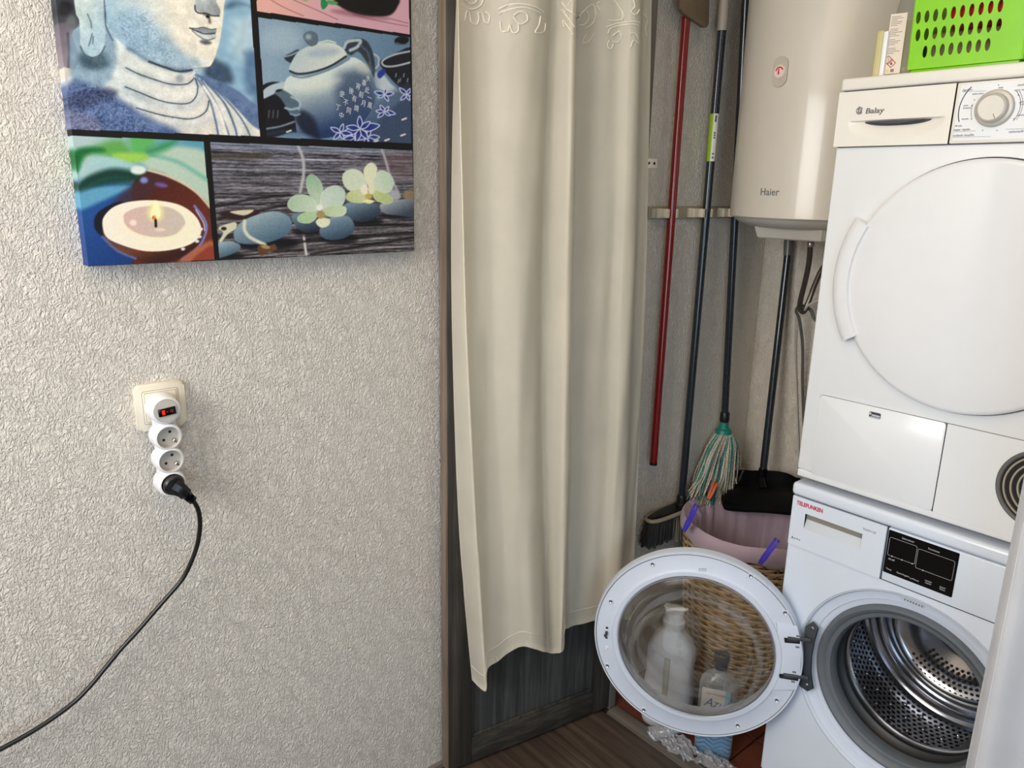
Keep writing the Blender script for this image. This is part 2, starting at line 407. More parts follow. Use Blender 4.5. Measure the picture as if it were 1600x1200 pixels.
for nm, (a0, a1, b0, b1), ax in (('window_1', (.1, 1.4, 1.3, 2.35), 'y'), ('fill_window', (-1.3, .1, .2, 2.1), 'x')):  # the side window is unseen, put in with the cool side fill
    bm = NB(); t = .05; mid = (a0+a1)/2
    for (p0, p1, q0, q1) in ((a0, a0+t, b0, b1), (a1-t, a1, b0, b1), (a0+t, a1-t, b0, b0+t), (a0+t, a1-t, b1-t, b1), (mid-.03, mid+.03, b0+t, b1-t)):
        if ax == 'y': box(bm, p0, p1, YR-.08, YR-.02, q0, q1)
        else: box(bm, XR+.02, XR+.08, p0, p1, q0, q1)
    struct(nm, bm, 'frame_white')
# floor: laminate planks in the room, terracotta tiles in the niche
fl = struct('floor', box(NB(), XW, XR, YR, YB, -.06, -.012), 'grout')
PW = .19
plank_me = None; y = 1.438
while y > YR+.02:
    x = XW+.002-random.uniform(0, .9)
    while x < XR:
        a, b = max(x, XW+.001), min(x+1.2, XR); yy = max(y-PW, YR)
        if b-a > .02:
            bm = box(NB(), a+.0006, b-.0006, yy+.0006, y-.0006, -.012, 0, .0008, 1)
            O('plank', bm, 'floor_wood', fl, smooth=False)
        x += 1.2
    y -= PW
tile0 = None; TS = .2
for i in range(7):
    for j in range(4):
        x0, y0 = XN+.002+i*TS, 1.487+j*TS
        x1, y1 = min(x0+TS-.005, XNR), min(y0+TS-.005, YB)
        if x1-x0 > .01 and y1-y0 > .01: O('tile', box(NB(), x0, x1, y0, y1, -.012, -.001, .001, 1), 'terracotta', fl, smooth=False)
bm = NB(); prism(bm, [(1.440, -.002), (1.442, .004), (1.452, .007), (1.476, .007), (1.486, .004), (1.488, -.002)], .005, XNR, Matrix(((0, 0, 1, 0), (1, 0, 0, 0), (0, 1, 0, 0), (0, 0, 0, 1)))); struct('trim_1', bm, 'strip_wood')
bm = NB(); box(bm, XW, XW+.012, YR, .955, 0, .012); struct('baseboard_left', bm, 'baseboard_paint')
# jamb of the niche opening
bm = NB(); box(bm, XN-.0, .0, 1.457, 1.480, 0, 2.2); box(bm, XW, XN, 1.457, 1.50, 0, 2.2); struct('trim_2', bm, 'jamb_wood')
bm = NB(); box(bm, XW, XNR, 1.46, 1.52, 2.2, ZC); struct('trim_3', bm, 'wall_paint')
bm = NB(); box(bm, XNR-.03, XNR, 1.457, 1.48, 0, 2.2); struct('trim_4', bm, 'jamb_wood')
# ------------------------------------------------------------------ open wooden door leaf against the picture wall
A = Vector((-.089, .945, 0)); B = Vector((-.001, 1.452, 0)); E_ = (B-A).normalized(); L_ = (B-A).length; Nn = Vector((E_.y, -E_.x, 0))
MD = Matrix(((E_.x, 0, Nn.x, A.x), (E_.y, 0, Nn.y, A.y), (0, 1, 0, 0), (0, 0, 0, 1)))   # local x along leaf, y up, z towards room
dl = thing('closet_door', 'dark grey stained wooden door leaf swung open against the white wall, behind the cream curtain', 'door', (A.x, A.y, 0))
def lbox(bm, a, b, z0, z1, d0, d1, bev=.0): return box(bm, a, b, z0, z1, d0, d1, bev, 2, MD)
ZD = 2.12; zb = .012
O('stile', lbox(NB(), 0, .066, zb, ZD, -.032, 0, .002), 'door_wood', dl)
O('stile', lbox(NB(), L_-.058, L_, zb, ZD, -.032, 0, .002), 'door_wood', dl)
O('rail', lbox(NB(), .066, L_-.058, zb, .085, -.032, 0, .002), 'door_rail_wood', dl)
O('rail', lbox(NB(), .066, L_-.058, ZD-.08, ZD, -.032, 0, .002), 'door_rail_wood', dl)
O('panel', lbox(NB(), .066, L_-.058, .085, ZD-.08, -.024, -.010), 'door_panel_wood', dl)
bm = NB()
for (a, b, z0, z1) in ((.066, .074, .085, ZD-.08), (L_-.066, L_-.058, .085, ZD-.08), (.074, L_-.066, .085, .093), (.074, L_-.066, ZD-.088, ZD-.08)): lbox(bm, a, b, z0, z1, -.010, -.003, .002)
O('moulding', bm, 'door_wood', dl)
O('edge_band', lbox(NB(), -.004, -.0002, zb, ZD, -.031, -.001), 'door_edge_wood', dl, label='light brown edge of the door leaf')
for zz in (1.537, .35):
    h = O('hinge', box(NB(), .0002, .0022, 1.462, 1.512, zz-.012, zz+.012, .0006, 1), 'chrome', dl, label='small metal hinge plate')
    bm = NB(); box(bm, .0003, .003, 1.458, 1.466, zz-.03, zz+.03); O('hinge_barrel', bm, 'clip_cream', h)
    bm = NB()
    for yy in (1.480, 1.500): lathe(bm, [(.0035, .0), (.0035, .0006)], frameX(.0022, yy, zz), 12, cap1=True)
    O('screw', bm, 'black_gap', h)
# ------------------------------------------------------------------ curtains
rodt = thing('curtain_rod', 'white curtain rod above the closet opening, over the frame', 'rod', (.5, 1.38, 2.32))
O('rod', tube(NB(), [(-.05, 1.38, 2.37), (1.3, 1.38, 2.37)], .012, 12), 'frame_white', rodt)
for xx in (1.19, .01): O('bracket', box(NB(), xx, xx+.02, 1.37, 1.459, 2.355, 2.385), 'frame_white', rodt)
# columns: image x at rows y=0 / y=600 / bottom, bottom row y, offset from the leaf
CC = [(713, 708, 737, 1062, .012), (716, 731, 758, 1079, .066), (720, 735, 763, 1045, .058), (738, 750, 781, 1031, .044), (768, 773, 800, 1017, .046), (800, 796, 820, 1011, .070), (830, 814, 836, 1014, .080),
      (852, 834, 849, 1018, .068), (863, 847, 857, 1020, .040), (880, 866, 867, 1021, .074), (893, 883, 876, 1020, .102), (900, 891, 881, 1016, .092), (898, 889, 882, 985, .055), (904, 893, 888, 981, .034), (925, 915, 905, 976, .040),
      (948, 936, 925, 971, .052), (968, 953, 940, 968, .056), (987, 968, 953, 966, .076), (1001, 983, 966, 966, .072), (1005, 988, 972, 968, .036), (1012, 997, 980, 968, .026), (1018, 1003, 986, 968, .024)]
def cpt(x, y, n): return onP(x, y, A+Nn*n, Nn)
cols = []
for (x0, x6, xb, yb, n) in CC: cols.append([cpt(x0, 0, n), cpt(x6, 600, n), cpt(xb, yb, n)])
P0 = crom([c[0] for c in cols], 8); P6 = crom([c[1] for c in cols], 8); PB = crom([c[2] for c in cols], 8)
NC = len(P0); NR = 90; ZT = 2.33
CG = np.zeros((NR, NC, 3))
for i in range(NC):
    a, b, c = P0[i], P6[i], PB[i]
    zs = np.linspace(ZT, c[2], NR)
    for kk in (0, 1):
        # quadratic through the three points, straight above the first
        za, zb_, zc = a[2], b[2], c[2]
        l0 = (zs-zb_)*(zs-zc)/((za-zb_)*(za-zc)); l1 = (zs-za)*(zs-zc)/((zb_-za)*(zb_-zc)); l2 = (zs-za)*(zs-zb_)/((zc-za)*(zc-zb_))
        v = a[kk]*l0+b[kk]*l1+c[kk]*l2
        CG[:, i, kk] = np.where(zs > za, a[kk], v)
    CG[:, i, 2] = zs
rs = np.random.RandomState(3)
uu = np.linspace(0, 1, NC)[None, :]; vv_ = np.linspace(0, 1, NR)[:, None]
wr = .0022*np.sin(uu*34+vv_*9+1)*np.sin(vv_*5+uu*11)*(.3+vv_) + .0012*np.sin(uu*90+vv_*22)*vv_ + .0016*np.exp(-((vv_-.86+.22*uu)/.012)**2)
for kk in (0, 1): CG[:, :, kk] += wr*Nn[kk]
def grid(bm, G, thick=0):
    V = [[bm.verts.new(G[i, j]) for j in range(G.shape[1])] for i in range(G.shape[0])]
    for i in range(G.shape[0]-1):
        for j in range(G.shape[1]-1): bm.faces.new((V[i][j], V[i+1][j], V[i+1][j+1], V[i][j+1]))
    if thick: bmesh.ops.solidify(bm, geom=bm.faces[:], thickness=thick)
    return bm
ct = thing('curtain', 'long cream fabric curtain with embroidered scrolls, gathered left in front of the open wooden door', 'curtain', (-.02, 1.2, .2))
O('fabric', grid(NB(), CG, .0008), 'curtain_cloth', ct, ang=80)
# hems: stitched line along the left edge and the bottom
bm = NB()
def offs(p, d=.0012): return Vector(p)+Nn*d
tube(bm, [offs(CG[i, 8]) for i in range(0, NR)], .0007, 4); tube(bm, [offs(CG[NR-3, j]) for j in range(0, NC)], .0007, 4); O('hem_stitching', bm, 'embroidery_thread', ct)
# embroidery: pixel paths of the photo's scroll work, laid on the cloth
flatG = CG.reshape(-1, 3); rel = flatG-CAM; dd = rel @ DD
GPX = 800+F*(rel @ RR)/dd; GPY = 600-F*(rel @ UU)/dd
def oncloth(x, y):
    i = int(np.argmin((GPX-x)**2+(GPY-y)**2*.3+((flatG-CAM) @ DD)*0)); 
    r, c = divmod(i, NC); p = cpt(x, y, float((Vector(flatG[i])-A).dot(Nn))+.0009); return p
def cr7(x, y): return (640+x*.35, y*.35)
EMB = [[(232, 20), (262, 40), (300, 36), (326, 10), (322, -30)], [(240, -10), (268, 16), (294, 10), (306, -20)], [(246, 90), (256, 50), (268, 60), (275, 96), (300, 108), (310, 78), (306, 58), (325, 60), (335, 95), (352, 104)],
       [(340, 50), (358, 70), (352, 100)], [(395, 42), (440, 22), (500, 18), (560, 30), (596, 52)], [(400, 60), (450, 40), (520, 34), (590, 60)], [(465, 70), (490, 52), (520, 60), (526, 90), (500, 108), (480, 98), (462, 72)], [(405, 95), (410, 136), (440, 138), (446, 110), (460, 146), (484, 140), (486, 110)],
       [(585, 70), (578, 110), (562, 145), (600, 140), (606, 90)], [(680, 10), (700, 40), (738, 66)], [(676, 40), (700, 70), (736, 120)], [(690, 120), (684, 90), (700, 110), (728, 150)], [(720, 5), (700, 30), (690, 60)], [(760, 60), (790, 50), (800, 80), (780, 110), (756, 110)], [(745, 85), (812, 20), (830, 60), (820, 100), (790, 126)],
       [(790, 150), (770, 190), (800, 186), (824, 150)], [(850, 10), (835, 20), (855, 50)], [(900, -20), (930, 20), (952, 60), (950, 95)], [(890, 90), (920, 92), (952, 84)], [(885, 150), (900, 125), (950, 112), (1000, 108), (1026, 118)], [(880, 120), (930, 104), (1000, 96), (1028, 100)],
       [(908, 160), (935, 140), (946, 165), (930, 188), (905, 185)], [(890, 180), (884, 205), (900, 218), (910, 195)], [(1000, 0), (1005, 30), (990, 50), (1010, 66), (1028, 40)], [(985, 150), (1010, 150), (1024, 190), (1000, 180), (988, 210)], [(1050, 60), (1062, 90), (1052, 130), (1060, 160)]]
bm = NB()
for l in EMB:
    pts = [oncloth(*cr7(x, y)) for x, y in crom(l, 5)]
    tube(bm, pts, .0015, 5)
O('embroidery', bm, 'embroidery_thread', ct, kind='stuff')
# the second curtain half, close on the right
xe = .909; NB2 = 70; G = np.zeros((40, NB2, 3))
for j in range(NB2):
    t = j/(NB2-1)
    for i in range(40):
        z = 2.33-i/39*(2.33-.12)
        G[i, j] = (xe+.38*t+.004*math.sin(z*5+t*3)*t, 1.385-.03*math.sin(t*PI*7)*(1-.3*math.cos(z*2))-.012*math.sin(t*PI*2.4+z)+.006*(1-min(t*12, 1)), z)
c2 = thing('curtain', 'white fabric curtain hanging in front of the right side of the washing machine', 'curtain', (1.1, 1.385, .12))
O('fabric', grid(NB(), G, .0009), 'curtain_white', c2, ang=80)
O('hem_stitching', tube(NB(), [(float(G[i, 4, 0]), float(G[i, 4, 1])-.0012, float(G[i, 4, 2])) for i in range(40)], .0006, 4), 'curtain_white', c2)
# ------------------------------------------------------------------ washing machine
MW = .60; DW = .56
wm = thing('washing_machine', 'white front loading washing machine with its round door open, under the dryer', 'washing machine', (XM+.3, YM+.28, 0))
WC = (XM+.283, .462)     # centre of the porthole
YF = YM
x0, x1 = XM, XM+MW
# cabinet shell without a front
bm = NB()
box(bm, x0, x0+.012, YF+.006, YF+DW, .02, .822, .003); box(bm, x1-.012, x1, YF+.006, YF+DW, .02, .822, .003)
box(bm, x0+.012, x1-.012, YF+DW-.01, YF+DW, .02, .822); box(bm, x0+.012, x1-.012, YF+.02, YF+DW-.01, .02, .03)
O('cabinet', bm, 'white_enamel', wm)
bm = NB()
rect_hole(bm, x0+.004, x1-.004, .095, .703, WC[0], WC[1], .2265, .2265, frameY(0, YF, 0), 96)
# rounded vertical returns
for xa, s in ((x0+.004, -1), (x1-.004, 1)):
    prev = None
    for i in range(6):
        a = PI/2*i/5; px = xa+s*.004*math.sin(a); py = YF+.004*(1-math.cos(a))+(.02 if i == 5 else 0)
        cur = (bm.verts.new((px, py, .095)), bm.verts.new((px, py, .703)))
        if prev: bm.faces.new((prev[0], cur[0], cur[1], prev[1]))
        prev = cur
O('front_panel', bm, 'white_enamel', wm, ang=50)
O('kick_panel', box(NB(), x0+.002, x1-.002, YF+.002, YF+.02, .02, .093, .003), 'white_enamel', wm)
bm = NB(); box(bm, x0-.002, x1+.002, YF-.008, YF+DW, .8235, .8535, .009, 4); O('top_lid', bm, 'white_enamel', wm, ang=60)
# control fascia right of the drawer
O('control_fascia', box(NB(), x0+.2125, x1-.001, YF-.004, YF+.02, .7055, .8215, .003, 3), 'white_enamel', wm)
O('fascia_gap', box(NB(), x0+.004, x1-.004, YF+.004, YF+.018, .70, .826), 'print_dark', wm, smooth=False)
# detergent drawer with a recessed grip
dr = NB(); MF = frameY(0, YF-.005, 0)
gx0, gx1 = onY(1258, 820, YF).x, onY(1347, 850, YF).x; gz1 = onY(1305, 819, YF).z+.002; gz0 = gz1-.036
fx0, fx1, fz0, fz1 = x0+.003, x0+.2095, .7055, .8215
def ringplate(bm, outer, inner, M, h=0):
    for (a, b, c, d) in ((outer[0], inner[0], outer[2], outer[3]), (inner[1], outer[1], outer[2], outer[3]), (inner[0], inner[1], outer[2], inner[2]), (inner[0], inner[1], inner[3], outer[3])):
        box(bm, a, b, c, d, h-.006, h, 0, 1, M)
ringplate(dr, (fx0, fx1, fz0, fz1), (gx0, gx1, gz0, gz1), MF)
drw = O('detergent_drawer', dr, 'white_enamel', wm, ang=50)
bm = NB()      # sloped cup
ya, yb_ = YF-.005, YF+.0035
vs = [(gx0, ya, gz0), (gx1, ya, gz0), (gx1, yb_, gz0+.021), (gx0, yb_, gz0+.021)]
q = [bm.verts.new(v) for v in vs]; bm.faces.new(q)
O('grip_slope', bm, 'recess_silver', drw, smooth=False)
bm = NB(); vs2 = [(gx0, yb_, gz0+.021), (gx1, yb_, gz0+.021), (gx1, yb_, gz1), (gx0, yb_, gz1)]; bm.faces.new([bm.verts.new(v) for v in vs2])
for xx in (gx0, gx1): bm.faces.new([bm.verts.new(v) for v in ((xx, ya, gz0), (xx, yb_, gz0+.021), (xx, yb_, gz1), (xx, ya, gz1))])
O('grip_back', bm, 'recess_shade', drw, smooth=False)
def onF(x, y, h=.0): return onY(x, y, YF-.005-h)
def ftext(body, px, size, mat, par, y=None, **k): 
    p = onY(*px, y if y is not None else YF-.0052); return text(body, size, frameY(p.x, p.y, p.z), mat, par, **k)
ftext('TELEFUNKEN', (1245, 785), .0125, 'print_red', drw, bold=.00045, sx=.82)
ftext('A+++', (1236, 839), .0095, 'print_dark', drw)
ftext('TLK01120', (1348, 826), .0065, 'print_grey', drw)
# display
pTL, pTR, pBL = onF(1389.6, 828.6), onF(1500, 864), onF(1379, 891)
dx0, dx1, dz1, dz0 = pTL.x, pTR.x, (pTL.z+pTR.z)/2, pBL.z-.002
dx0 = (pTL.x+pBL.x)/2
dp = O('display_panel', prism(NB(), rrect(dx0, dx1, dz0, dz1, .002), 0, .0008, frameY(0, YF-.004, 0)), 'black_gloss', wm, ang=30)
YP = YF-.0049
def rr_line(bm, x0_, x1_, z0_, z1_, r=.003, rad=.0003, Y=YP):
    pts = rrect(x0_, x1_, z0_, z1_, r, 4); pts.append(pts[0]); tube(bm, [(a, Y, b) for a, b in pts], rad, 4)
W_, H_ = dx1-dx0, dz1-dz0
bm = NB(); rr_line(bm, dx0+.03*W_, dx0+.43*W_, dz0+.42*H_, dz0+.84*H_); rr_line(bm, dx0+.45*W_, dx0+.96*W_, dz0+.36*H_, dz0+.8*H_); O('display_outline', bm, 'print_light', dp)
for s, fx, fz, sz in (('Seleccionar', .2, .91, .0052), ('Funciones', .66, .88, .0052), ('Temp', .04, .1, .0048), ('Centrifugado', .2, .1, .0048), ('su/Menos', .4, .085, .0045), ('Lavado\nrápido', .66, .14, .0045), ('Inicio/\nPausa', .86, .12, .0045), ('40-60', .05, .34, .0055)):
    text(s, sz, frameY(dx0+fx*W_, YP, dz0+fz*H_), 'print_light', dp, align='LEFT' if fx < .6 else 'CENTER')
bm = NB()
for fx, fz in ((.25, .42), (.56, .36), (.1, .42), (.4, .42)): lathe(bm, [(.0013, 0), (.0013, .0003)], frameY(dx0+fx*W_, YP, dz0+fz*H_), 12, cap1=True)
O('display_mark', bm, 'print_light', dp)
# porthole surround, gasket, drum
MP = Matrix(((1, 0, 0, WC[0]), (0, 0, 1, YF), (0, 1, 0, WC[1]), (0, 0, 0, 1)))   # local z -> +Y (into the machine)
O('porthole_surround', lathe(NB(), [(.2268, .000), (.224, .003), (.222, .009), (.212, .0125), (.204, .014), (.2025, .017), (.196, .019), (.190, .021), (.1885, .026), (.1885, .06)], MP, 128), 'ring_plastic', wm, ang=40)
O('seal_gap', lathe(NB(), [(.2268, .0005), (.2285, -.0002), (.2300, .0004)], MP, 96), 'dim_line', wm)
O('gasket', lathe(NB(), [(.1895, .030), (.189, .016), (.186, .011), (.181, .010), (.174, .014), (.170, .020), (.1655, .020), (.161, .022), (.158, .030), (.157, .045), (.160, .052)], MP, 128), 'grey_rubber', wm, ang=40)
O('gasket_bellows', lathe(NB(), [(.160, .050), (.168, .056), (.172, .066), (.166, .078), (.158, .082), (.156, .088), (.160, .1), (.163, .108)], MP, 128), 'dark_rubber', wm, ang=40)
drum = O('drum', lathe(NB(), [(.163, .108), (.172, .106), (.18, .110), (.215, .135), (.2265, .16), (.2268, .30), (.222, .325)], MP, 160, uv=True), 'drum_steel', wm, ang=50)
O('drum_rim', lathe(NB(), [(.1625, .104), (.158, .106), (.1575, .112), (.163, .1135)], MP, 128), 'steel', wm)
O('drum_ridge', lathe(NB(), [(.2225, .322), (.214, .336), (.206, .330), (.198, .345), (.190, .338), (.182, .352), (.172, .350)], MP, 128), 'steel', wm, ang=60)
O('drum_back', lathe(NB(), [(.173, .350), (.165, .345), (.155, .356), (.10, .362), (.06, .352), (.045, .352), (.0001, .358)], MP, 96), 'steel', wm, ang=60)
bm = NB()
for rr in range(8):
    for aa in range(-9, 9):
        for s in range(3):
            ra = .070+.0125*rr; th = s*2*PI/3+.35+aa*.0125/ra*1.0+(.5*.0125/ra if rr % 2 else 0)
            if abs(aa*.0125/ra) > .62: continue
            yy = .361-(.006 if ra < .07 else 0)-(.005*(ra-.1)/.055 if ra > .1 else 0)-.002
            lathe(bm, [(.0036, 0), (.0036, -.0006)], MP @ Matrix.Translation((ra*math.cos(th), ra*math.sin(th), yy)), 8, cap1=True)
O('drum_hole', bm, 'black_gap', wm, kind='stuff')
bm = NB()
for i in range(4):
    for j in range(34):
        th = 2*PI*(j+.5*(i % 2))/34; yy = .175+.04*i
        p = Vector((.2258*math.cos(th), .2258*math.sin(th), yy)); sphere(bm, MP @ p, .0058, n=8)
O('drum_dimple', bm, 'steel', wm, kind='stuff')
for s in range(3):
    th = math.radians(-62+120*s); c = Vector((math.cos(th), math.sin(th), 0)); tt = Vector((-math.sin(th), math.cos(th), 0))
    bm = NB(); sec = [(-.036, .226), (-.018, .196), (-.006, .180), (.006, .180), (.018, .196), (.036, .226)]
    va = [bm.verts.new(MP @ (c*r+tt*t+Vector((0, 0, .150)))) for t, r in sec]; vb = [bm.verts.new(MP @ (c*(r+.01 if r < .2 else r)+tt*t+Vector((0, 0, .325)))) for t, r in sec]
    bm.faces.new(va); bm.faces.new(vb[::-1])
    for i in range(6): bm.faces.new((va[i], va[(i+1) % 6], vb[(i+1) % 6], vb[i]))
    O('drum_paddle', bm, 'pipe_grey', wm, ang=50)
O('ring_bar', prism(NB(), rrect(-.022, .022, -.0035, .0035, .002), 0, .0012, frameY(WC[0]-.008, YF+.010, WC[1]+.2135)), 'recess_silver', wm)  # small pale bar with dark ticks at the top of the porthole ring
strk = NB(); 
for i in range(7): box(strk, WC[0]-.024+i*.0055, WC[0]-.021+i*.0055, YF+.0085, YF+.0092, WC[1]+.2118, WC[1]+.2150)
O('ring_mark', strk, 'print_grey', wm)
for fx, fy in ((.05, .05), (MW-.05, .05), (.05, DW-.05), (MW-.05, DW-.05)): O('foot', lathe(NB(), [(.02, -.001), (.02, .008), (.012, .010), (.012, .021)], Matrix.Translation((x0+fx, YF+fy, 0)), 20, cap0=True), 'black_plastic', wm)
# ---- the open door
HX, HY = XM+.069, YF-.03; AN = .541; ZDO = .4285; RD = .2415
dv = Vector((-math.cos(AN), -math.sin(AN), 0)); C0 = Vector((HX, HY, ZDO))+dv*.2245
nv = Vector((0, 0, 1)).cross(dv); 
if nv.dot(Vector(CAM)-C0) < 0: nv = -nv
xr = Vector((0, 0, 1)).cross(nv).normalized()        # image right
MO = Matrix(((xr.x, 0, nv.x, C0.x), (xr.y, 0, nv.y, C0.y), (xr.z, 1, nv.z, C0.z), (0, 0, 0, 1)))
MOi = MO.inverted()
def ond(px, py, h=0): 
    p = onP(px, py, C0+nv*h, nv); q_ = MOi @ p; return q_.x, q_.y
RI = .1825
door = O('door', lathe(NB(), [(RI, -.012), (RI, .002), (RI+.003, .0045), (RI+.012, .005), (RI+.014, .0015), (RI+.017, 0), (RD-.006, 0), (RD-.0045, -.001), (RD-.0038, .0015), (RD-.0015, .002), (RD, -.001), (RD+.001, -.008), (RD+.0015, -.026), (RD-.004, -.036), (RD-.02, -.041), (RI+.02, -.042), (RI+.004, -.036), (RI, -.012)], MO, 144), 'ring_plastic', wm, ang=30, label='open round door with white ring and clear bowl')
O('door_rim_line', lathe(NB(), [(RD-.0062, .0002), (RD-.0052, .0006), (RD-.0042, .0002)], MO, 128), 'dim_line', door)
O('glass_bowl', lathe(NB(), [(RI+.004, -.010), (RI-.003, .000), (RI-.010, .004), (RI-.018, .006), (RI-.024, .016), (RI-.031, .045), (RI-.036, .058), (RI-.044, .066), (RI-.060, .071), (.085, .073), (.05, .0735), (.0001, .074),
                              ][:12] + [(.0001, .0705), (.05, .070), (.085, .0695), (RI-.062, .0675), (RI-.047, .062), (RI-.040, .055), (RI-.035, .043), (RI-.0285, .014), (RI-.022, .003), (RI-.010, -.002), (RI-.001, -.008), (RI+.004, -.010)], MO, 128), 'bowl_glass', door, ang=60)
O('bowl_seal', lathe(NB(), [(RI-.0005, .004), (RI-.0025, .005), (RI-.004, .003)], MO, 128), 'dim_line', door)
for px, py in ((378, 195), (863, 252), (1032, 434), (1083, 659), (990, 865), (798, 989), (335, 913), (155, 695), (172, 378)):
    a, b = ond(900+px*.3167, 820+py*.3167)
    s_ = O('screw', lathe(NB(), [(.0001, .0008), (.0022, .0012), (.0034, .0022), (.0038, .0006)], MO @ Matrix.Translation((a, b, .0002)), 16), 'chrome', door)
    bm = NB(); lathe(bm, [(.0040, .0001), (.0052, .0014), (.0066, .0012), (.0072, .0001)], MO @ Matrix.Translation((a, b, 0)), 20); O('screw_boss', bm, 'ring_plastic', door)
a, b = ond(948, 988)
bm = NB(); box(bm, a-.003, a+.003, b-.004, b+.004, .0, .008, .001, 2, MO); box(bm, a-.006, a+.001, b-.010, b-.006, .0, .006, .001, 2, MO); O('latch_hook', bm, 'dark_grey_plastic', door)
for q0_, q1_ in ((.010, .015), (-.017, -.013)): O('latch_slot', box(NB(), a-.003, a+.003, b+q0_, b+q1_, -.001, .0006, 0, 1, MO), 'black_gap', door)
a, b = ond(948, 1012); O('buffer', lathe(NB(), [(.0001, .004), (.003, .0035), (.004, .0)], MO @ Matrix.Translation((a, b, 0)), 16), 'white_plastic', door)
bm = NB()
for px in (1093, 1097.5, 1102): a, b = ond(px, 889); box(bm, a-.0009, a+.0003, b-.004, b+.004, .0045, .0058, 0, 1, MO); box(bm, a-.0015, a+.0015, b+.003, b+.004, .0045, .0058, 0, 1, MO)
O('embossed_mark', bm, 'recess_silver', door)
# raised hinge pad with two slots
p1 = [ond(*p) for p in ((1213, 972), (1246, 978), (1253, 1010), (1250, 1060), (1244, 1078), (1204, 1076), (1188, 1092), (1212, 1050), (1217, 1010))]
O('hinge_pad', prism(NB(), p1[::-1], 0, .0028, MO, .0015), 'ring_plastic', door)
for (qa, qb, qc, qd) in (((1225, 995), (1250, 999), (1250, 1005), (1226, 1003)), ((1217, 1051), (1248, 1056), (1247, 1063), (1218, 1058))):
    O('hinge_slot', prism(NB(), [ond(*p) for p in (qd, qc, qb, qa)], .0029, .0034, MO), 'black_gap', door)
for px, py in ((1247, 993), (1246, 1010), (1241, 1049), (1239, 1064)): a, b = ond(px, py); O('hinge_vent', box(NB(), a-.004, a+.004, b-.002, b+.002, .0028, .0034, 0, 1, MO), 'print_grey', door)
# hinge bracket on the cabinet front
pts = [onY(*p, YF-.004) for p in ((1259, 978), (1270, 971), (1279, 982), (1272, 1000), (1268, 1026), (1266, 1050), (1271, 1076), (1262, 1080), (1249, 1071), (1252, 1040))]
hb = O('hinge_bracket', prism(NB(), [(p.x, p.z) for p in pts], .0, .006, frameY(0, YF-.0005, 0), .0015), 'dark_grey_plastic', wm)
for (qa, qb) in (((1231, 998), (1266, 1001)), ((1224, 1055), (1262, 1060))):
    pa = onP(*qa, C0+nv*.006, nv); pb = onY(*qb, YF-.012)
    pm = pa.lerp(pb, .6)+Vector((0, 0, .002))
    O('hinge_arm', tube(NB(), crom([pa, pa.lerp(pb, .3), pm, pb], 5), .0055, 10, flat=.7), 'dark_grey_plastic', hb)
for q in ((1269, 982), (1260, 1070)):
    p = onY(*q, YF-.0065); O('screw', lathe(NB(), [(.0001, .0014), (.003, .0016), (.0042, .0006), (.0045, 0)], frameY(p.x, p.y, p.z), 14), 'chrome', hb)
# ------------------------------------------------------------------ tumble dryer
ty = thing('tumble_dryer', 'white tumble dryer with a large round white door, stacked on the washing machine', 'tumble dryer', (XM+.3, YM+.28, .856))
Z0, Z1 = .8545, 1.690; ZS = 1.5625
bm = NB(); box(bm, x0+.001, x1-.001, YM, YM+.55, Z0+.030, ZS, .004, 3); O('cabinet', bm, 'dryer_enamel', ty)
O('plinth', box(NB(), x0+.006, x1-.006, YM+.030, YM+.54, Z0, Z0+.0295, .003), 'print_grey', ty)  # grey colour paints in the shadow band under the dryer
O('top_lid', box(NB(), x0-.001, x1+.001, YM-.007, YM+.55, 1.6665, Z1, .005, 3), 'fascia', ty, ang=50)
O('fascia_gap', box(NB(), x0+.004, x1-.004, YM+.002, YM+.3, ZS-.001, 1.668), 'print_dark', ty, smooth=False)
DC = (XM+.287, 1.3115); RDD = .2275
# container drawer with grip
MFd = frameY(0, YM-.008, 0)
gz = 1.6055
fxd = XM+.2105
def grip(bm):
    # front plate as a grid with a scooped crescent
    nx, nz = 60, 44; xs = np.linspace(x0-.001, fxd, nx); zs = np.linspace(ZS+.001, 1.6645, nz)
    pc = onY(1398, 191, YM-.008)
    hx = .088; V = []
    for z in zs:
        row = []
        for x in xs:
            t = (x-pc.x)/hx; d = 0.
            if abs(t) < 1:
                top = pc.z+.006; bot = pc.z-.032*math.sqrt(max(0, 1-t*t))*.95
                if z < top and z > bot:
                    s = (top-z)/max(1e-5, top-bot); d = .016*(1-s)**1.3*(1-t**4)*min(1, (top-z)/.0025+0)
            row.append(bm.verts.new((x, YM-.008+d, z)))
        V.append(row)
    for i in range(nz-1):
        for j in range(nx-1): bm.faces.new((V[i][j], V[i][j+1], V[i+1][j+1], V[i+1][j]))
    for j in range(nx-1): a = V[0][j]; b = V[0][j+1]; c = bm.verts.new((b.co.x, YM+.003, b.co.z)); d = bm.verts.new((a.co.x, YM+.003, a.co.z)); bm.faces.new((a, d, c, b))
    for i in range(nz-1): a = V[i][0]; b = V[i+1][0]; c = bm.verts.new((b.co.x+.002, YM+.01, b.co.z)); d = bm.verts.new((a.co.x+.002, YM+.01, a.co.z)); bm.faces.new((a, b, c, d))
    return pc
bm = NB(); pc = grip(bm); cd = O('water_container', bm, 'fascia', ty, ang=40)
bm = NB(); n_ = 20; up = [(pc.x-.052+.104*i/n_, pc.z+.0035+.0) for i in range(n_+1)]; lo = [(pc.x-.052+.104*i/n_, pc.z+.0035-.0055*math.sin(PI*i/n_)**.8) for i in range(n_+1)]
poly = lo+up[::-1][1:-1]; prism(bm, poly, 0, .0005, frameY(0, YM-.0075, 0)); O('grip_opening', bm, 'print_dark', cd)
p = onY(1352, 174, YM-.0085)
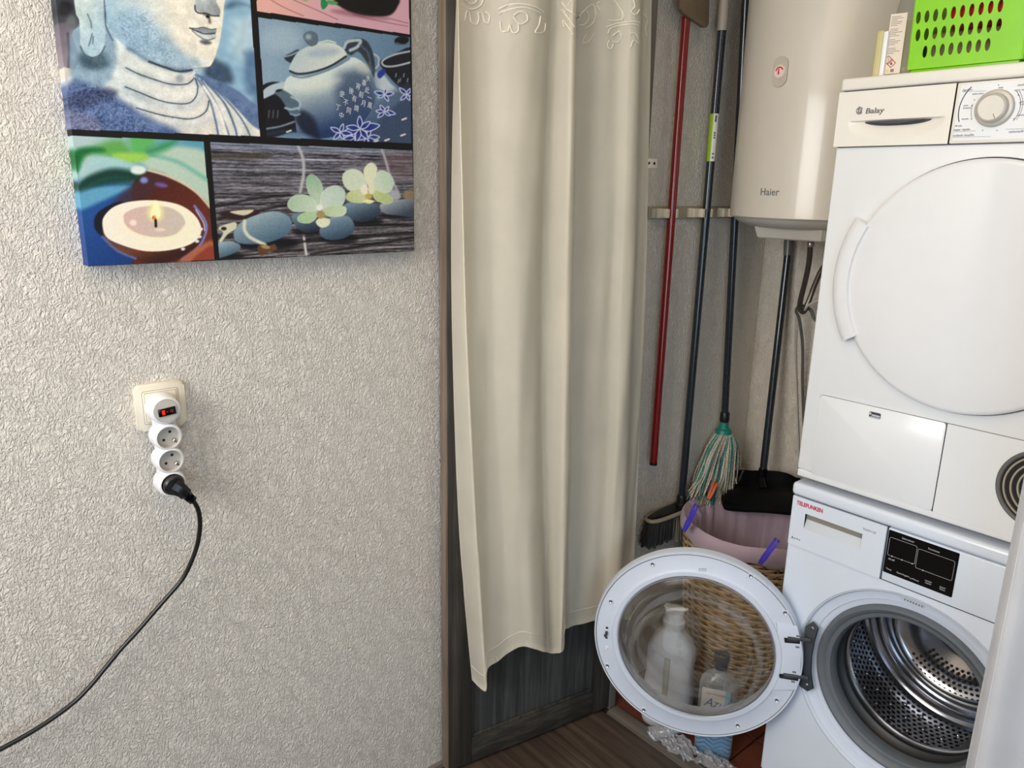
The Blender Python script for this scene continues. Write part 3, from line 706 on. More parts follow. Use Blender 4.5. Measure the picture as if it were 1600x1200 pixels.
text('Balay', .0135, frameY(p.x, p.y, p.z), 'print_grey', cd, shear=.1, sx=1.25, bold=.0003)
p = onY(1343, 173, YM-.0085); bm = NB()
for r_, a0, a1 in ((.0062, 25, 330), (.0042, 200, 520)): tube(bm, [(p.x+r_*math.cos(math.radians(a0+(a1-a0)*i/20)), p.y, p.z+r_*math.sin(math.radians(a0+(a1-a0)*i/20))) for i in range(21)], .0007, 5)
box(bm, p.x-.0022, p.x-.001, p.y-.0006, p.y, p.z-.003, p.z+.008); tube(bm, [(p.x+.0005+.0022*math.cos(2*PI*i/12), p.y, p.z-.0005+.0022*math.sin(2*PI*i/12)) for i in range(13)], .0006, 5)
O('emblem', bm, 'print_grey', cd)
# control panel
cpn = O('control_panel', box(NB(), fxd+.002, x1+.0, YM-.008, YM+.01, ZS+.001, 1.6645, .002), 'fascia', ty)
O('panel_frame', prism(NB(), rrect(fxd+.008, x1-.03, ZS+.006, 1.6605, .003), 0, .0006, frameY(0, YM-.0079, 0)), 'dryer_enamel', cpn, ang=30)
YC = YM-.0087
kp = onY(1553, 169, YM-.012)
kn = O('program_knob', lathe(NB(), [(.0305, 0), (.0300, .004), (.0285, .006), (.0265, .0068), (.0240, .0075), (.0228, .0150), (.0218, .0170), (.0205, .0178), (.0195, .0172), (.0001, .0170)], frameY(kp.x, YM-.0082, kp.z), 64), 'knob_silver', cpn, ang=30)
O('knob_mark', box(NB(), -.0005, .0005, -.019, -.011, .0170, .0176, 0, 1, frameY(kp.x, YM-.0082, kp.z) @ Matrix.Rotation(math.radians(25), 4, 'Z')), 'print_grey', kn)
bm = NB()
for dg in (90, 155, 170, 205, 250, 285, 30, 10, -30): a = math.radians(dg); lathe(bm, [(.0009, 0), (.0009, .0002)], frameY(kp.x+.037*math.cos(a), YC, kp.z+.037*math.sin(a)), 8, cap1=True)
def arc(bm, r, a0, a1, rad): tube(bm, [(kp.x+r*math.cos(math.radians(a0+(a1-a0)*i/16)), YC, kp.z+r*math.sin(math.radians(a0+(a1-a0)*i/16))) for i in range(17)], rad, 4)
arc(bm, .056, 138, 200, .0008); arc(bm, .036, 165, 205, .0003); arc(bm, .038, -35, 42, .0004); arc(bm, .041, -30, 38, .0003)
O('dial_mark', bm, 'print_dark', cpn, kind='stuff')
def ct_(s, px, sz, **k): p = onY(*px, YC); return text(s, sz, frameY(p.x, p.y, p.z), 'print_dark', cpn, **k)
ct_('algodón', (1504, 141), .0048); ct_('extra seco', (1519, 147), .0042); ct_('seco\narmario', (1505, 167), .0042); ct_('secado', (1502, 186), .0042)
ct_('40 min', (1492, 197), .0042); ct_('super rápido', (1490, 203), .0052); ct_('acabado lana/fds', (1489, 212), .0052); ct_('stop', (1560, 137), .0042)
ct_('sintético', (1590, 133), .0048); ct_('extra seco', (1585, 141), .0042); ct_('seco\narmario', (1594, 161), .0042); ct_('secado', (1589, 180), .0042); ct_('caliente/frío', (1576, 206), .0056)
bm = NB()
for (a, b) in (((1490, 206), (1524, 204.5)), ((1489, 215), (1548, 213)), ((1503, 143.5), (1541, 142)), ((1571, 202), (1600, 201))):
    pa, pb = onY(*a, YC), onY(*b, YC); tube(bm, [pa, pb], .0002, 4)
O('underline', bm, 'print_dark', cpn, kind='stuff')
# round door
MDd = frameY(DC[0], YM, DC[1])
O('door_gap', lathe(NB(), [(RDD-.004, .0005), (RDD+.0016, .0007)], MDd, 128), 'print_dark', ty)
dd_ = O('door', lathe(NB(), [(RDD-.002, -.001), (RDD-.001, .010), (RDD-.002, .014), (RDD-.005, .0165), (RDD-.010, .0175), (.15, .0195), (.07, .0205), (.0001, .021)], MDd, 160), 'door_gloss', ty, ang=50, label='large glossy white round door')
ha, hb_ = [math.atan2(p.z-DC[1], p.x-DC[0]) % (2*PI) for p in (onY(1345, 343, YM-.01), onY(1328, 529, YM-.01))]
bm = NB(); n_ = 26; rows = []
for i in range(n_+1):
    a = ha+(hb_-ha)*i/n_; sec = [(RDD-.012, .0176), (RDD-.010, .0225), (RDD+.006, .0235), (RDD+.017, .0215), (RDD+.0215, .017), (RDD+.021, .006), (RDD+.004, .004)]
    rows.append([bm.verts.new(MDd @ Vector((r*math.cos(a), r*math.sin(a), h))) for r, h in sec])
for i in range(n_):
    for j in range(6): bm.faces.new((rows[i][j], rows[i+1][j], rows[i+1][j+1], rows[i][j+1]))
bm.faces.new(rows[0]); bm.faces.new(rows[-1][::-1]); O('door_handle', bm, 'door_gloss', dd_, ang=40)
# service flap lower left, panel lower right with round vent
fz1_ = 1.0605; fz0_ = .8815; fxl, fxm = XM+.034, XM+.2855
O('seam', prism(NB(), rrect(fxl-.0010, x1-.02, fz0_-.0008, fz1_+.0010, .008), 0, .0004, frameY(0, YM-.0, 0)), 'dim_line', ty, smooth=False)
O('seam', box(NB(), fxm-.001, fxm+.0012, YM-.0008, YM, fz0_-.004, fz1_), 'black_gap', ty, smooth=False)
flp = O('service_flap', prism(NB(), rrect(fxl, fxm-.0009, fz0_, fz1_, .007), 0, .0022, frameY(0, YM-.0001, 0), .0012), 'dryer_enamel', ty)
vc = (XM+.455, .979); vr = .0735
bm = NB(); rect_hole(bm, fxm+.0011, x1-.021, fz0_, fz1_, vc[0], vc[1], vr, vr, frameY(0, YM-.0022, 0), 72); O('vent_panel', bm, 'dryer_enamel', ty)
Mv = frameY(vc[0], YM-.0022, vc[1])
vg = O('vent_grille', lathe(NB(), [(vr, 0), (vr-.002, -.0008), (vr-.006, -.0012), (vr-.009, -.0013), (.0001, -.0013)], Mv, 72), 'black_gap', ty)
for r_ in (.0615, .0505, .0395, .0285, .0175): O('ring', lathe(NB(), [(r_+.0022, -.0018), (r_+.0014, .0008), (r_-.0010, .0008), (r_-.0018, -.0018)], Mv, 64), 'greige_plastic', vg)
O('vent_bezel', lathe(NB(), [(vr+.001, 0), (vr-.001, .0012), (vr-.005, .0008), (vr-.007, -.0018)], Mv, 72), 'pipe_grey', vg)
p = onY(1367, 649, YM-.0025)
lt = O('flap_latch', prism(NB(), rrect(p.x-.0115, p.x+.0115, p.z-.0062, p.z+.0062, .003), 0, .0006, frameY(0, YM-.0022, 0)), 'print_dark', flp)
bm = NB(); box(bm, p.x-.006, p.x+.0108, YM-.0042, YM-.0028, p.z-.0022, p.z+.0012, .0005, 1); box(bm, p.x-.0108, p.x-.007, YM-.0042, YM-.0028, p.z-.0005, p.z+.0045, .0005, 1); box(bm, p.x-.009, p.x+.0105, YM-.0036, YM-.0028, p.z-.0055, p.z-.0035); O('latch_bar', bm, 'recess_silver', flp)
O('lower_lip', box(NB(), x0+.002, x1-.002, YM-.001, YM+.010, .8675, .8845, .004, 3), 'dryer_enamel', ty)
# ------------------------------------------------------------------ water heater
HCc = (.243, 1.882); HR = .2255; HZ = 1.411
ht = thing('water_heater', 'beige cylindrical electric water heater mounted on the wall behind the dryer', 'water heater', (HCc[0], HCc[1], HZ))
MH = Matrix.Translation((HCc[0], HCc[1], 0))
O('tank', lathe(NB(), [(HR-.012, HZ-.0005), (HR-.003, HZ+.001), (HR, HZ+.004), (HR, 2.16), (HR-.006, 2.18), (HR-.03, 2.19), (.0001, 2.19)], MH, 160), 'heater_enamel', ht, ang=40)
O('bottom_rim', lathe(NB(), [(HR-.012, HZ-.0005), (HR-.020, HZ-.010), (HR-.05, HZ-.022), (.0001, HZ-.024)], MH, 128), 'heater_cap', ht, ang=40)
O('bottom_cover', lathe(NB(), [(HR-.045, HZ-.021), (HR-.055, HZ-.047), (HR-.06, HZ-.05), (.0001, HZ-.05)], MH, 6, ), 'heater_cap', ht, ang=20)
def on_cyl(px, py):
    v = ray(px, py); o = CAM[:2]-np.array(HCc); a = v[:2] @ v[:2]; b = 2*o @ v[:2]; c = o @ o-HR*HR
    t = (-b-math.sqrt(b*b-4*a*c))/(2*a); return Vector(CAM+v*t)
def wrap_cyl(p, h=.0004):
    th0 = math.atan2(p.y-HCc[1], p.x-HCc[0])
    def f(bm):
        for v in bm.verts:
            th = th0+v.co.x/HR; r = HR+h+v.co.z; v.co = Vector((HCc[0]+r*math.cos(th), HCc[1]+r*math.sin(th), p.z+v.co.y))
    return f
p = on_cyl(1188, 300); text('Haier', .0235, Matrix.Identity(4), 'print_grey', ht, wrap=wrap_cyl(p), bold=.0002)
p = on_cyl(1220, 112)
def cylpatch(prof_poly, h0, h1, p, mat, par, name):
    bm = NB(); prism(bm, prof_poly, h0, h1, None, .0012 if h1-h0 > .003 else 0); wrap_cyl(p, 0)(bm); return O(name, bm, mat, par, ang=50)
bz = cylpatch(rrect(-.019, .019, -.033, .033, .0188, 10), -.001, .004, p, 'heater_pale', ht, 'indicator_bezel')
cyl = lambda r, n=28: [(r*math.cos(2*PI*i/n), r*math.sin(2*PI*i/n)) for i in range(n)]
cylpatch(cyl(.0155), .003, .0052, p, 'heater_enamel', bz, 'dial_ring'); cylpatch(cyl(.0125), .0053, .0058, p, 'indicator_pink', bz, 'dial_face')
arcp = [(.0105*math.cos(a), .0105*math.sin(a)) for a in np.linspace(PI*.95, .1*PI, 12)]+[(.0075*math.cos(a), .0075*math.sin(a)) for a in np.linspace(.1*PI, PI*.95, 12)]
cylpatch(arcp[::-1], .0058, .0062, p, 'sticker_red', bz, 'dial_scale'); cylpatch([(-.0035, -.006), (.0005, -.006), (-.0003, .006), (-.0028, .006)], .0062, .0066, p, 'print_red', bz, 'dial_needle')
O('wall_bracket', box(NB(), HCc[0]-.1, HCc[0]+.1, HCc[1]+HR-.02, YB-.0005, 1.9, 1.95), 'pipe_grey', ht)
# pipes under the heater
def P(px, py, Y): return onY(px, py, Y)
hs = thing('water_hose', 'grey braided metal hose hanging under the water heater beside the dryer', 'hose', P(1265, 385, 1.9))
O('hose', tube(NB(), crom([P(1266, 384, 1.90), P(1264, 410, 1.91), P(1258, 440, 1.93), P(1251, 468, 1.95), P(1250, 482, 1.96), P(1256, 487, 1.97), P(1264, 470, 1.98), P(1272, 448, 1.99), P(1282, 425, 2.0), P(1292, 410, 2.0)], 6), .0072, 10), 'braid', hs)
O('hose_nut', lathe(NB(), [(.0085, 0), (.0095, .003), (.0095, .012), (.0078, .016), (.0078, .022), (.010, .024), (.010, HZ-.05-P(1266, 386, 1.90).z+.001)], Matrix.Translation(P(1266, 386, 1.90)), 16), 'chrome', hs)
hs2 = thing('drain_tube', 'thin grey tube running down the back wall beside the dryer', 'tube', P(1250, 485, 2.04))
O('tube', tube(NB(), crom([P(1262, 480, 1.99), P(1250, 478, 2.0), P(1244, 486, 2.03), P(1249, 500, 2.05), P(1254, 540, 2.08), P(1254, 600, 2.10), P(1256, 660, 2.11), P(1259, 740, 2.12)], 6), .0045, 8), 'pipe_grey', hs2)
O('tube_end', tube(NB(), crom([P(1262, 482, 1.985), P(1268, 486, 1.99), P(1272, 497, 1.99), P(1279, 503, 1.99)], 5), .005, 8), 'pipe_grey', hs2)
hs3 = tag(O('cable', tube(NB(), crom([P(1262, 470, 2.05), P(1245, 492, 2.1), P(1242, 540, 2.115), P(1245, 620, 2.12), P(1249, 740, 2.12)], 6), .0018, 6), 'cable_white', origin=P(1245, 600, 2.12)), 'thin pale cable on the back wall, left of the grey tube', 'cable')
tag(O('cable', tube(NB(), crom([P(1256, 488, 1.975), P(1262, 478, 1.96), P(1276, 470, 1.97), P(1292, 466, 1.98)], 6), .003, 6), 'cable_white', origin=P(1270, 474, 1.98)), 'short pale tie looped round the braided hose', 'cable')
# ------------------------------------------------------------------ handle rail with brooms
XP = XN+.034
ra0, ra1 = onX(1013, 333, XN+.004), onX(1152, 333, XN+.004)
RZ = ra0.z
rl = thing('broom_holder', 'beige wall rail with cream clips holding the broom handles', 'rail', (XN, ra0.y, RZ))
O('plate', box(NB(), XN, XN+.006, ra0.y, ra0.y+.40, RZ-.0165, RZ+.0165, .002), 'rail_beige', rl)
sc_ = O('screw', lathe(NB(), [(.0038, 0), (.003, .001), (.0001, .0012)], frameX(XN+.006, ra0.y+.013, RZ), 12), 'print_grey', rl)
yr = onX(1047, 333, XP).y; yb = onX(1102, 333, XP).y; ym = onX(1147, 333, XP).y
for i, y in enumerate((yr, yb, ym)):
    bm = NB(); box(bm, XN+.006, XN+.020, y-.044, y+.03, RZ-.0125, RZ+.0125, .002)
    box(bm, XN+.018, XN+.044, y-.023, y-.0125, RZ-.0115, RZ+.0115, .002); box(bm, XN+.018, XN+.044, y+.0125, y+.023, RZ-.0115, RZ+.0115, .002)
    O('clip', bm, 'clip_cream', rl)
    O('clip_pad', box(NB(), XN+.0202, XN+.030, y-.044, y-.0235, RZ-.012, RZ+.012, .002), 'clip_cream', rl)
# red pole with taupe blade head
a, b = onX(1068, 25, XP), onX(1017, 725, XP)
a = Vector((XP, yr+.003*0+(a.y-onX(1043, 333, XP).y), a.z)); b = Vector((XP, yr+(b.y-onX(1043, 333, XP).y), b.z))
rp = thing('scraper_pole', 'glossy red pole with a brown wedge head, hung in the first clip of the rail', 'pole', b)
O('pole', tube(NB(), [b, b+Vector((0, 0, .002)), a+Vector((0, 0, .03))], [.008, .0108, .0108], 16), 'red_paint', rp)
O('end_cap', tube(NB(), [b-Vector((0, 0, .004)), b+Vector((0, 0, .004))], .0112, 16), 'black_plastic', rp)
hd = [onX(x, y, XP+.012) for x, y in ((1061, -60), (1061, 14), (1066, 22), (1097, 43), (1102, 43), (1105, 38), (1108, -60))]
bm = NB(); prism(bm, [(p.y, p.z) for p in hd], -.006, .006, frameX(XP+.012, 0, 0), .0025); O('head', bm, 'taupe_plastic', rp)
# broom
def yo(px, py, x=XP): return onX(px, py, x)
bt, bb = yo(1128, 47), yo(1064, 790)
br = thing('broom', 'broom with dark slate handle, green label and black bristles, in the middle clip', 'broom', bb)
O('handle', tube(NB(), [bb, bt], .0112, 16), 'slate_paint', br)
bc = yo(1131, 8)
O('grip_cap', tube(NB(), [bt-Vector((0, 0, .002)), bt+Vector((0, 0, .03)), bc, bc+Vector((0, 0, .04))], [.0128, .0138, .013, .011], 16), 'greige_plastic', br)
d_ = bt-bb; t1 = (yo(1116, 178).z-bb.z)/d_.z; t0 = (yo(1107, 252).z-bb.z)/d_.z
def half_sleeve(a0, a1, mat, nm):
    bm = NB(); p0, p1 = bb+d_*t0, bb+d_*t1; n = 10
    v0 = [bm.verts.new(p0+Vector((math.cos(a), math.sin(a), 0))*.0116) for a in np.linspace(a0, a1, n)]; v1 = [bm.verts.new(p1+Vector((math.cos(a), math.sin(a), 0))*.0116) for a in np.linspace(a0, a1, n)]
    for i in range(n-1): bm.faces.new((v0[i], v0[i+1], v1[i+1], v1[i]))
    return O(nm, bm, mat, br)
va = math.atan2(-bb.y, CX-bb.x)
half_sleeve(va-2.2, va-.15, 'label_green', 'label'); lw_ = half_sleeve(va-.15, va+1.9, 'label_white', 'label')
bm = NB()
for i, t in enumerate((.08, .16, .5, .55, .6, .86, .93)):
    p = bb+d_*(t0+(t1-t0)*t); aa = va+.35
    q = p+Vector((math.cos(aa), math.sin(aa), 0))*.0119
    box(bm, -.002, .002, -.0006, .0006, -.0018 if i < 5 else -.004, .0018 if i < 5 else .004, 0, 1, Matrix.Translation(q) @ Matrix.Rotation(aa+PI/2, 4, 'Z'))
O('label_print', bm, 'print_dark', lw_, kind='stuff')
O('socket', tube(NB(), [bb+Vector((0, 0, .035)), bb+Vector((0, 0, .03)), bb+Vector((0, 0, .012)), bb+Vector((0, 0, .008)), bb-Vector((0, 0, .02)), bb-Vector((0, 0, .04))], [.0125, .0145, .0145, .0185, .020, .022], 16), 'black_plastic', br)
hz = bb.z-.05; hl = onX(1017, 812, XP+.008)
bm = NB(); y0h, y1h = hl.y, bb.y+.125; n = 24; rows = []
for i in range(n+1):
    t = i/n; y = y0h+(y1h-y0h)*t; wd = .021*min(1, (math.sin(PI*min(max(t, .015), .985))**.45)); zt = hl.z+.004+(bb.z-.035-hl.z)*(1-abs((y-bb.y)/(bb.y-y0h))**1.3 if y < bb.y else 1-((y-bb.y)/(y1h-bb.y))**1.3)
    rows.append([bm.verts.new(v) for v in ((XP-wd, y, hl.z-.008), (XP+wd, y, hl.z-.008), (XP+wd, y, hl.z+.004), (XP+wd*.5, y, max(zt, hl.z+.005)), (XP-wd*.5, y, max(zt, hl.z+.005)), (XP-wd, y, hl.z+.004))])
for i in range(n):
    for j in range(6): bm.faces.new((rows[i][j], rows[i][(j+1) % 6], rows[i+1][(j+1) % 6], rows[i+1][j]))
bm.faces.new(rows[0][::-1]); bm.faces.new(rows[-1]); O('brush_block', bm, 'black_plastic', br, ang=25)
bm = NB(); ring = []
for i in range(49):
    a = 2*PI*i/48; c, s = math.cos(a), math.sin(a); ring.append((XP+.0235*math.copysign(abs(c)**.7, c), (y0h+y1h)/2+(y1h-y0h)/2*1.01*math.copysign(abs(s)**.5, s), hl.z-.006))
tube(bm, ring, .0062, 8, cap=False); O('bumper', bm, 'greige_plastic', br)
rs = random.Random(5)
def bristles(y0, y1, mat, num, z1):
    bm = NB()
    for i in range(num):
        y = rs.uniform(y0, y1); x = XP+rs.uniform(-.017, .019); top = hl.z-.008; sp = (y-(y0h+y1h)/2)/(y1h-y0h)
        e = Vector((max(x+rs.uniform(-.006, .012), XN+.003), y+sp*.05+rs.uniform(-.006, .006), z1+rs.uniform(-.006, .006)))
        tube(bm, [(x, y, top), Vector((x, y, top)).lerp(e, .5)+Vector((.001, sp*.004, 0)), e], .0011, 3)
    return O('bristles', bm, mat, br, kind='stuff')
bz_ = onX(1006, 853, XP).z
bristles(y0h+.006, y0h+(bb.y-y0h)*.62, 'bristle_black', 620, bz_); bristles(y0h+(bb.y-y0h)*.62, y0h+(bb.y-y0h)*1.1, 'bristle_grey', 240, bz_-.01); bristles(y0h+(bb.y-y0h)*1.1, y1h-.006, 'bristle_black', 300, bz_)
# mop
XMp = XN+.036
mt_, mb_ = onX(1163, 50, XMp), onX(1132, 655, XMp)
mp = thing('string_mop', 'mop with black handle, teal socket and teal and white strings, near the niche corner', 'mop', mb_)
dm = (mt_-mb_); O('handle', tube(NB(), [mb_, mb_+dm*1.3], .0112, 16), 'slate_paint', mp)
O('ferrule', tube(NB(), [mb_+Vector((0, 0, .025)), mb_+Vector((0, 0, .02)), mb_, mb_-Vector((0, 0, .018))], [.0115, .0145, .015, .0125], 16), 'black_plastic', mp)
mc = onX(1130, 690, XMp+.0)
O('socket', lathe(NB(), [(.0135, .045), (.0145, .030), (.0165, .020), (.022, .016), (.0245, .008), (.029, -.006), (.031, -.010), (.024, -.014)], Matrix.Translation((mb_.x, mb_.y, mb_.z-.048)), 18, cap0=True), 'teal_plastic', mp, ang=30)
sz0 = mb_.z-.055
def strands(mat, num, seed, cx=0):
    r_ = random.Random(seed); bm = NB()
    for i in range(num):
        a = r_.uniform(0, 2*PI); l = r_.uniform(.17, .235); sp = r_.uniform(.45, 1.0)
        c, s = math.cos(a), math.sin(a)
        e = Vector((mb_.x+.004+.034*c*sp, mb_.y-.030+.140*s*sp, sz0-l*(1-.25*abs(s)*sp)))
        st = Vector((mb_.x+.026*c, mb_.y+.026*s, sz0+.010)); m1 = Vector((mb_.x+.032*c*sp+.004, mb_.y+.078*s*sp-.006, sz0-.035)); m2 = m1.lerp(e, .5)+Vector((r_.uniform(-.006, .006), r_.uniform(-.008, .008), -.01))
        pts = crom([st, m1, m2, e+Vector((r_.uniform(-.01, .01), r_.uniform(-.012, .012), 0))], 4)
        pts = [Vector((max(p[0], XN+.004), min(p[1], YB-.005), p[2])) for p in pts]
        tube(bm, pts, .0021, 5)
    return O('strands', bm, mat, mp, kind='stuff')
strands('white_yarn', 190, 1); strands('teal_yarn', 130, 2); strands('pink_yarn', 36, 3)
# orange peg on the basket rim
# dustpan with a long handle
def Y2(px, py, y): return onY(px, py, y)
dt, db = Y2(1231, 398, 2.095), Y2(1192, 738, 2.01)
dpn = thing('dustpan', 'black long-handled dustpan resting on the laundry basket', 'dustpan', db)
O('handle', tube(NB(), [db-Vector((0, 0, .03)), dt], .0112, 16), 'slate_paint', dpn)
dtt = Y2(1233, 373, 2.10)
O('grip_cap', tube(NB(), [dt-Vector((0, 0, .002)), dt.lerp(dtt, .6), dtt], [.0125, .0138, .0145], 16), 'pipe_grey', dpn)
# pan: rows from lip to rear rim, columns left to right; image points per row
rows_px = [([(1129, 789), (1134, 797), (1160, 800), (1186, 801), (1212, 803), (1236, 805), (1246, 800)], 1.885),
           ([(1127, 780), (1131, 786), (1160, 790), (1186, 791), (1212, 793), (1240, 795), (1250, 788)], 1.89),
           ([(1130, 768), (1138, 768), (1160, 771), (1186, 772), (1212, 773), (1240, 775), (1252, 770)], 1.94),
           ([(1136, 752), (1150, 756), (1165, 759), (1186, 760), (1212, 760), (1238, 762), (1252, 756)], 1.99),
           ([(1145, 740), (1156, 742), (1170, 745), (1190, 745), (1212, 745), (1234, 748), (1250, 747)], 2.01),
           ([(1150, 735), (1160, 734), (1175, 735), (1194, 735), (1214, 736), (1232, 740), (1246, 748)], 2.02)]
G = np.array([[list(Y2(px, py, y-(.035 if j in (0, 6) and y > 1.9 else 0))) for j, (px, py) in enumerate(r)] for r, y in rows_px])
def refine(G, k):
    A_ = np.array([crom(list(g), k) for g in G]); return np.array([crom(list(A_[:, j]), k) for j in range(A_.shape[1])]).transpose(1, 0, 2)
O('pan', grid(NB(), refine(G, 4), .003), 'black_plastic', dpn, ang=50)
O('handle_socket', tube(NB(), [db+Vector((0, 0, .012)), db-Vector((0, .002, .02)), Y2(1194, 765, 1.985)], [.0135, .0145, .013], 14), 'black_gloss', dpn)
# ------------------------------------------------------------------ laundry basket
BCx, BCy, BR, BH = .176, 1.832, .196, .560
lb = thing('laundry_basket', 'round wicker laundry basket with lilac cloth liner folded over its rim', 'basket', (BCx, BCy, 0))
def brad(z): return .150+(BR-.150)*(z/BH)**.8
nr = 52; bm = NB(); NS = 30
for i in range(nr):
    z = .012+(BH-.03)*i/nr; R_ = brad(z)-.004; n = NS*6; ph = (i % 2)*PI
    pts = [(BCx+(R_+.0045*math.cos(NS/2*2*PI*j/n+ph))*math.cos(2*PI*j/n), BCy+(R_+.0045*math.cos(NS/2*2*PI*j/n+ph))*math.sin(2*PI*j/n), z+.0012*math.sin(7*2*PI*j/n+i)) for j in range(n+1)]
    tube(bm, pts, .0042, 5, cap=False)
O('weave', bm, 'wicker', lb, kind='stuff')
bm = NB()
for s in range(NS):
    a = 2*PI*(s+.0)/NS; tube(bm, [(BCx+(brad(z)-.004)*math.cos(a), BCy+(brad(z)-.004)*math.sin(a), z) for z in np.linspace(.004, BH-.01, 7)], .0038, 5)
O('stake', bm, 'wicker_dark', lb, kind='stuff')
O('base', lathe(NB(), [(.0001, .006), (.140, .006), (.150, .002), (.151, .014)], Matrix.Translation((BCx, BCy, 0)), 48), 'wicker_dark', lb)
# liner with soft folds
n = 180; prof = [(.89, .10), (.90, .30), (.915, BH-.03), (.94, BH-.004), (1.0, BH+.008), (1.035, BH-.002), (1.045, BH-.018), (1.035, BH-.036), (1.02, BH-.042)]
rows = []
bm = NB()
for k_, (fr, z) in enumerate(prof):
    row = []
    for j in range(n):
        a = 2*PI*j/n; w_ = .010*math.sin(a*9+.6)*math.sin(a*2.3)+.004*math.sin(a*23+z*6)
        amp = 1.8 if k_ < 3 else (.35 if k_ < 6 else .5)
        zz = z+(.004*math.sin(a*11)+.003*math.sin(a*5) if k_ > 5 else .002*math.sin(a*6)*(k_ > 2))
        r = BR*(fr if z > .4 else fr*brad(z)/BR)+(-abs(w_) if k_ < 3 else w_*.4)*amp
        row.append(bm.verts.new((BCx+r*math.cos(a), BCy+r*math.sin(a), zz)))
    rows.append(row)
for i in range(len(prof)-1):
    for j in range(n): bm.faces.new((rows[i][j], rows[i][(j+1) % n], rows[i+1][(j+1) % n], rows[i+1][j]))
bm.faces.new(rows[0]); O('liner', bm, 'lilac_cloth', lb, ang=80)
# laundry in the basket near the machine
def lump(name, mat, c, r, sz, seed, label, cat, sy=1.):
    rn = random.Random(seed); bm = NB(); bmesh.ops.create_icosphere(bm, subdivisions=4, radius=1)
    f = [(Vector((rn.uniform(-1, 1), rn.uniform(-1, 1), rn.uniform(-1, 1)))*rn.uniform(2, 6), rn.uniform(0, 6), rn.uniform(.03, .09)) for _ in range(8)]
    for v in bm.verts:
        d = 1+sum(a*math.sin(k_.dot(v.co)+p) for k_, p, a in f); v.co = Vector((c[0]+v.co.x*r*d, c[1]+v.co.y*r*d*sy, c[2]+v.co.z*r*sz*d))
    return tag(O(name, bm, mat, origin=(c[0], c[1], c[2]-r*sz), ang=80), label, cat)
lump('towel', 'teal_yarn', (.318, 1.815, .505), .028, .9, 3, 'teal towel corner in the laundry basket next to the machine', 'towel')
lump('cloth', 'wicker_dark', (.280, 1.765, .495), .028, .8, 4, 'crumpled brown cloth in the laundry basket behind the right purple peg', 'cloth')
lump('cloth', 'dark_cloth', (.318, 1.765, .470), .034, .8, 9, 'dark cloth in the basket under the teal towel', 'cloth')
# clothespins
def peg(p0, p1, mat, label, wdt=.011, group=None, nrm=None):
    p0, p1 = Vector(p0), Vector(p1); ax = (p1-p0); L = ax.length; ax.normalize(); vw = (Vector(CAM)-p0).normalized()
    sd = ax.cross(vw).normalized(); up = sd.cross(ax)
    M = Matrix(((ax.x, sd.x, up.x, p0.x), (ax.y, sd.y, up.y, p0.y), (ax.z, sd.z, up.z, p0.z), (0, 0, 0, 1)))
    t = thing('clothespin', label, 'clothespin', p0, group)
    for s in (1, -1):
        pr = [(0, .0002), (.45*L, .0002), (L, .0012), (L, .0072), (.8*L, .0078), (.55*L, .0072), (.3*L, .0078), (.08*L, .0060), (0, .0045)]
        bm = NB(); prism(bm, [(x, s*y) for x, y in (pr if s > 0 else pr[::-1])], -wdt/2, wdt/2, M, .0006); O('arm', bm, mat, t)
    bm = NB(); tube(bm, [M @ Vector((.45*L+.004*math.cos(a), .0035*math.sin(a), -wdt*.6+wdt*1.2*a/25)) for a in np.linspace(0, 25, 60)], .0006, 4); O('spring', bm, 'pipe_grey', t)
    return t
q0 = onZ(1069, 829, .556); q0 = q0+(Vector(CAM)-q0).normalized()*.03; q1 = onY(1088, 790, q0.y+.005)
peg(q0, q1, 'purple_plastic', 'purple clothespin at the left of the lilac basket rim', .016, 'purple clothespins on the basket rim')
q0 = onZ(1188, 880, .550); q0 = q0+(Vector(CAM)-q0).normalized()*.03; q1 = onY(1214, 844, q0.y+.01)
peg(q0, q1, 'purple_plastic', 'purple clothespin on the basket rim beside the washing machine', .017, 'purple clothespins on the basket rim')
q0 = onX(1107, 780, .022); q1 = onX(1118, 754, .020)
peg(q0, q1, 'orange_plastic', 'orange clothespin clipped among the lower mop strings', .016)
# ------------------------------------------------------------------ bottles behind the open door
wb = (.136, 1.546)
b1 = thing('detergent_bottle', 'large white plastic bottle with a spout cap, seen through the clear washer door', 'bottle', (*wb, 0))
Mb = Matrix.Translation((*wb, 0)) @ Matrix.Rotation(math.radians(24), 4, 'Z') @ Matrix.Diagonal((1.13, 1.05, 1, 1))
def sq_lathe(prof, M, n=48, p=3.2):
    bm = NB(); rings = []
    for (a, b, h) in prof:
        ring = []
        for j in range(n):
            t = 2*PI*j/n; c, s = math.cos(t), math.sin(t); ring.append(bm.verts.new(M @ Vector((a*math.copysign(abs(c)**(2/p), c), b*math.copysign(abs(s)**(2/p), s), h))))
        rings.append(ring)
    for i in range(len(prof)-1):
        for j in range(n): bm.faces.new((rings[i][j], rings[i][(j+1) % n], rings[i+1][(j+1) % n], rings[i+1][j]))
    bm.faces.new(rings[0][::-1]); bm.faces.new(rings[-1]); return bm
O('body', sq_lathe([(.050, .034, .001), (.058, .042, .006), (.061, .045, .02), (.061, .045, .12), (.057, .041, .17), (.058, .042, .215), (.057, .041, .245), (.048, .036, .272), (.034, .029, .292), (.024, .024, .304), (.0215, .0215, .318)], Mb), 'bottle_white', b1, ang=50)
O('grip_groove', box(NB(), -.007, .007, -.0475, -.040, .06, .235, .003, 3, Mb), 'greige_plastic', b1)
O('cap', lathe(NB(), [(.0265, .314), (.0275, .318), (.0275, .330), (.0225, .334), (.0215, .356), (.0235, .360), (.0235, .364), (.017, .3655), (.0001, .364)], Mb, 28), 'white_plastic', b1, ang=30)
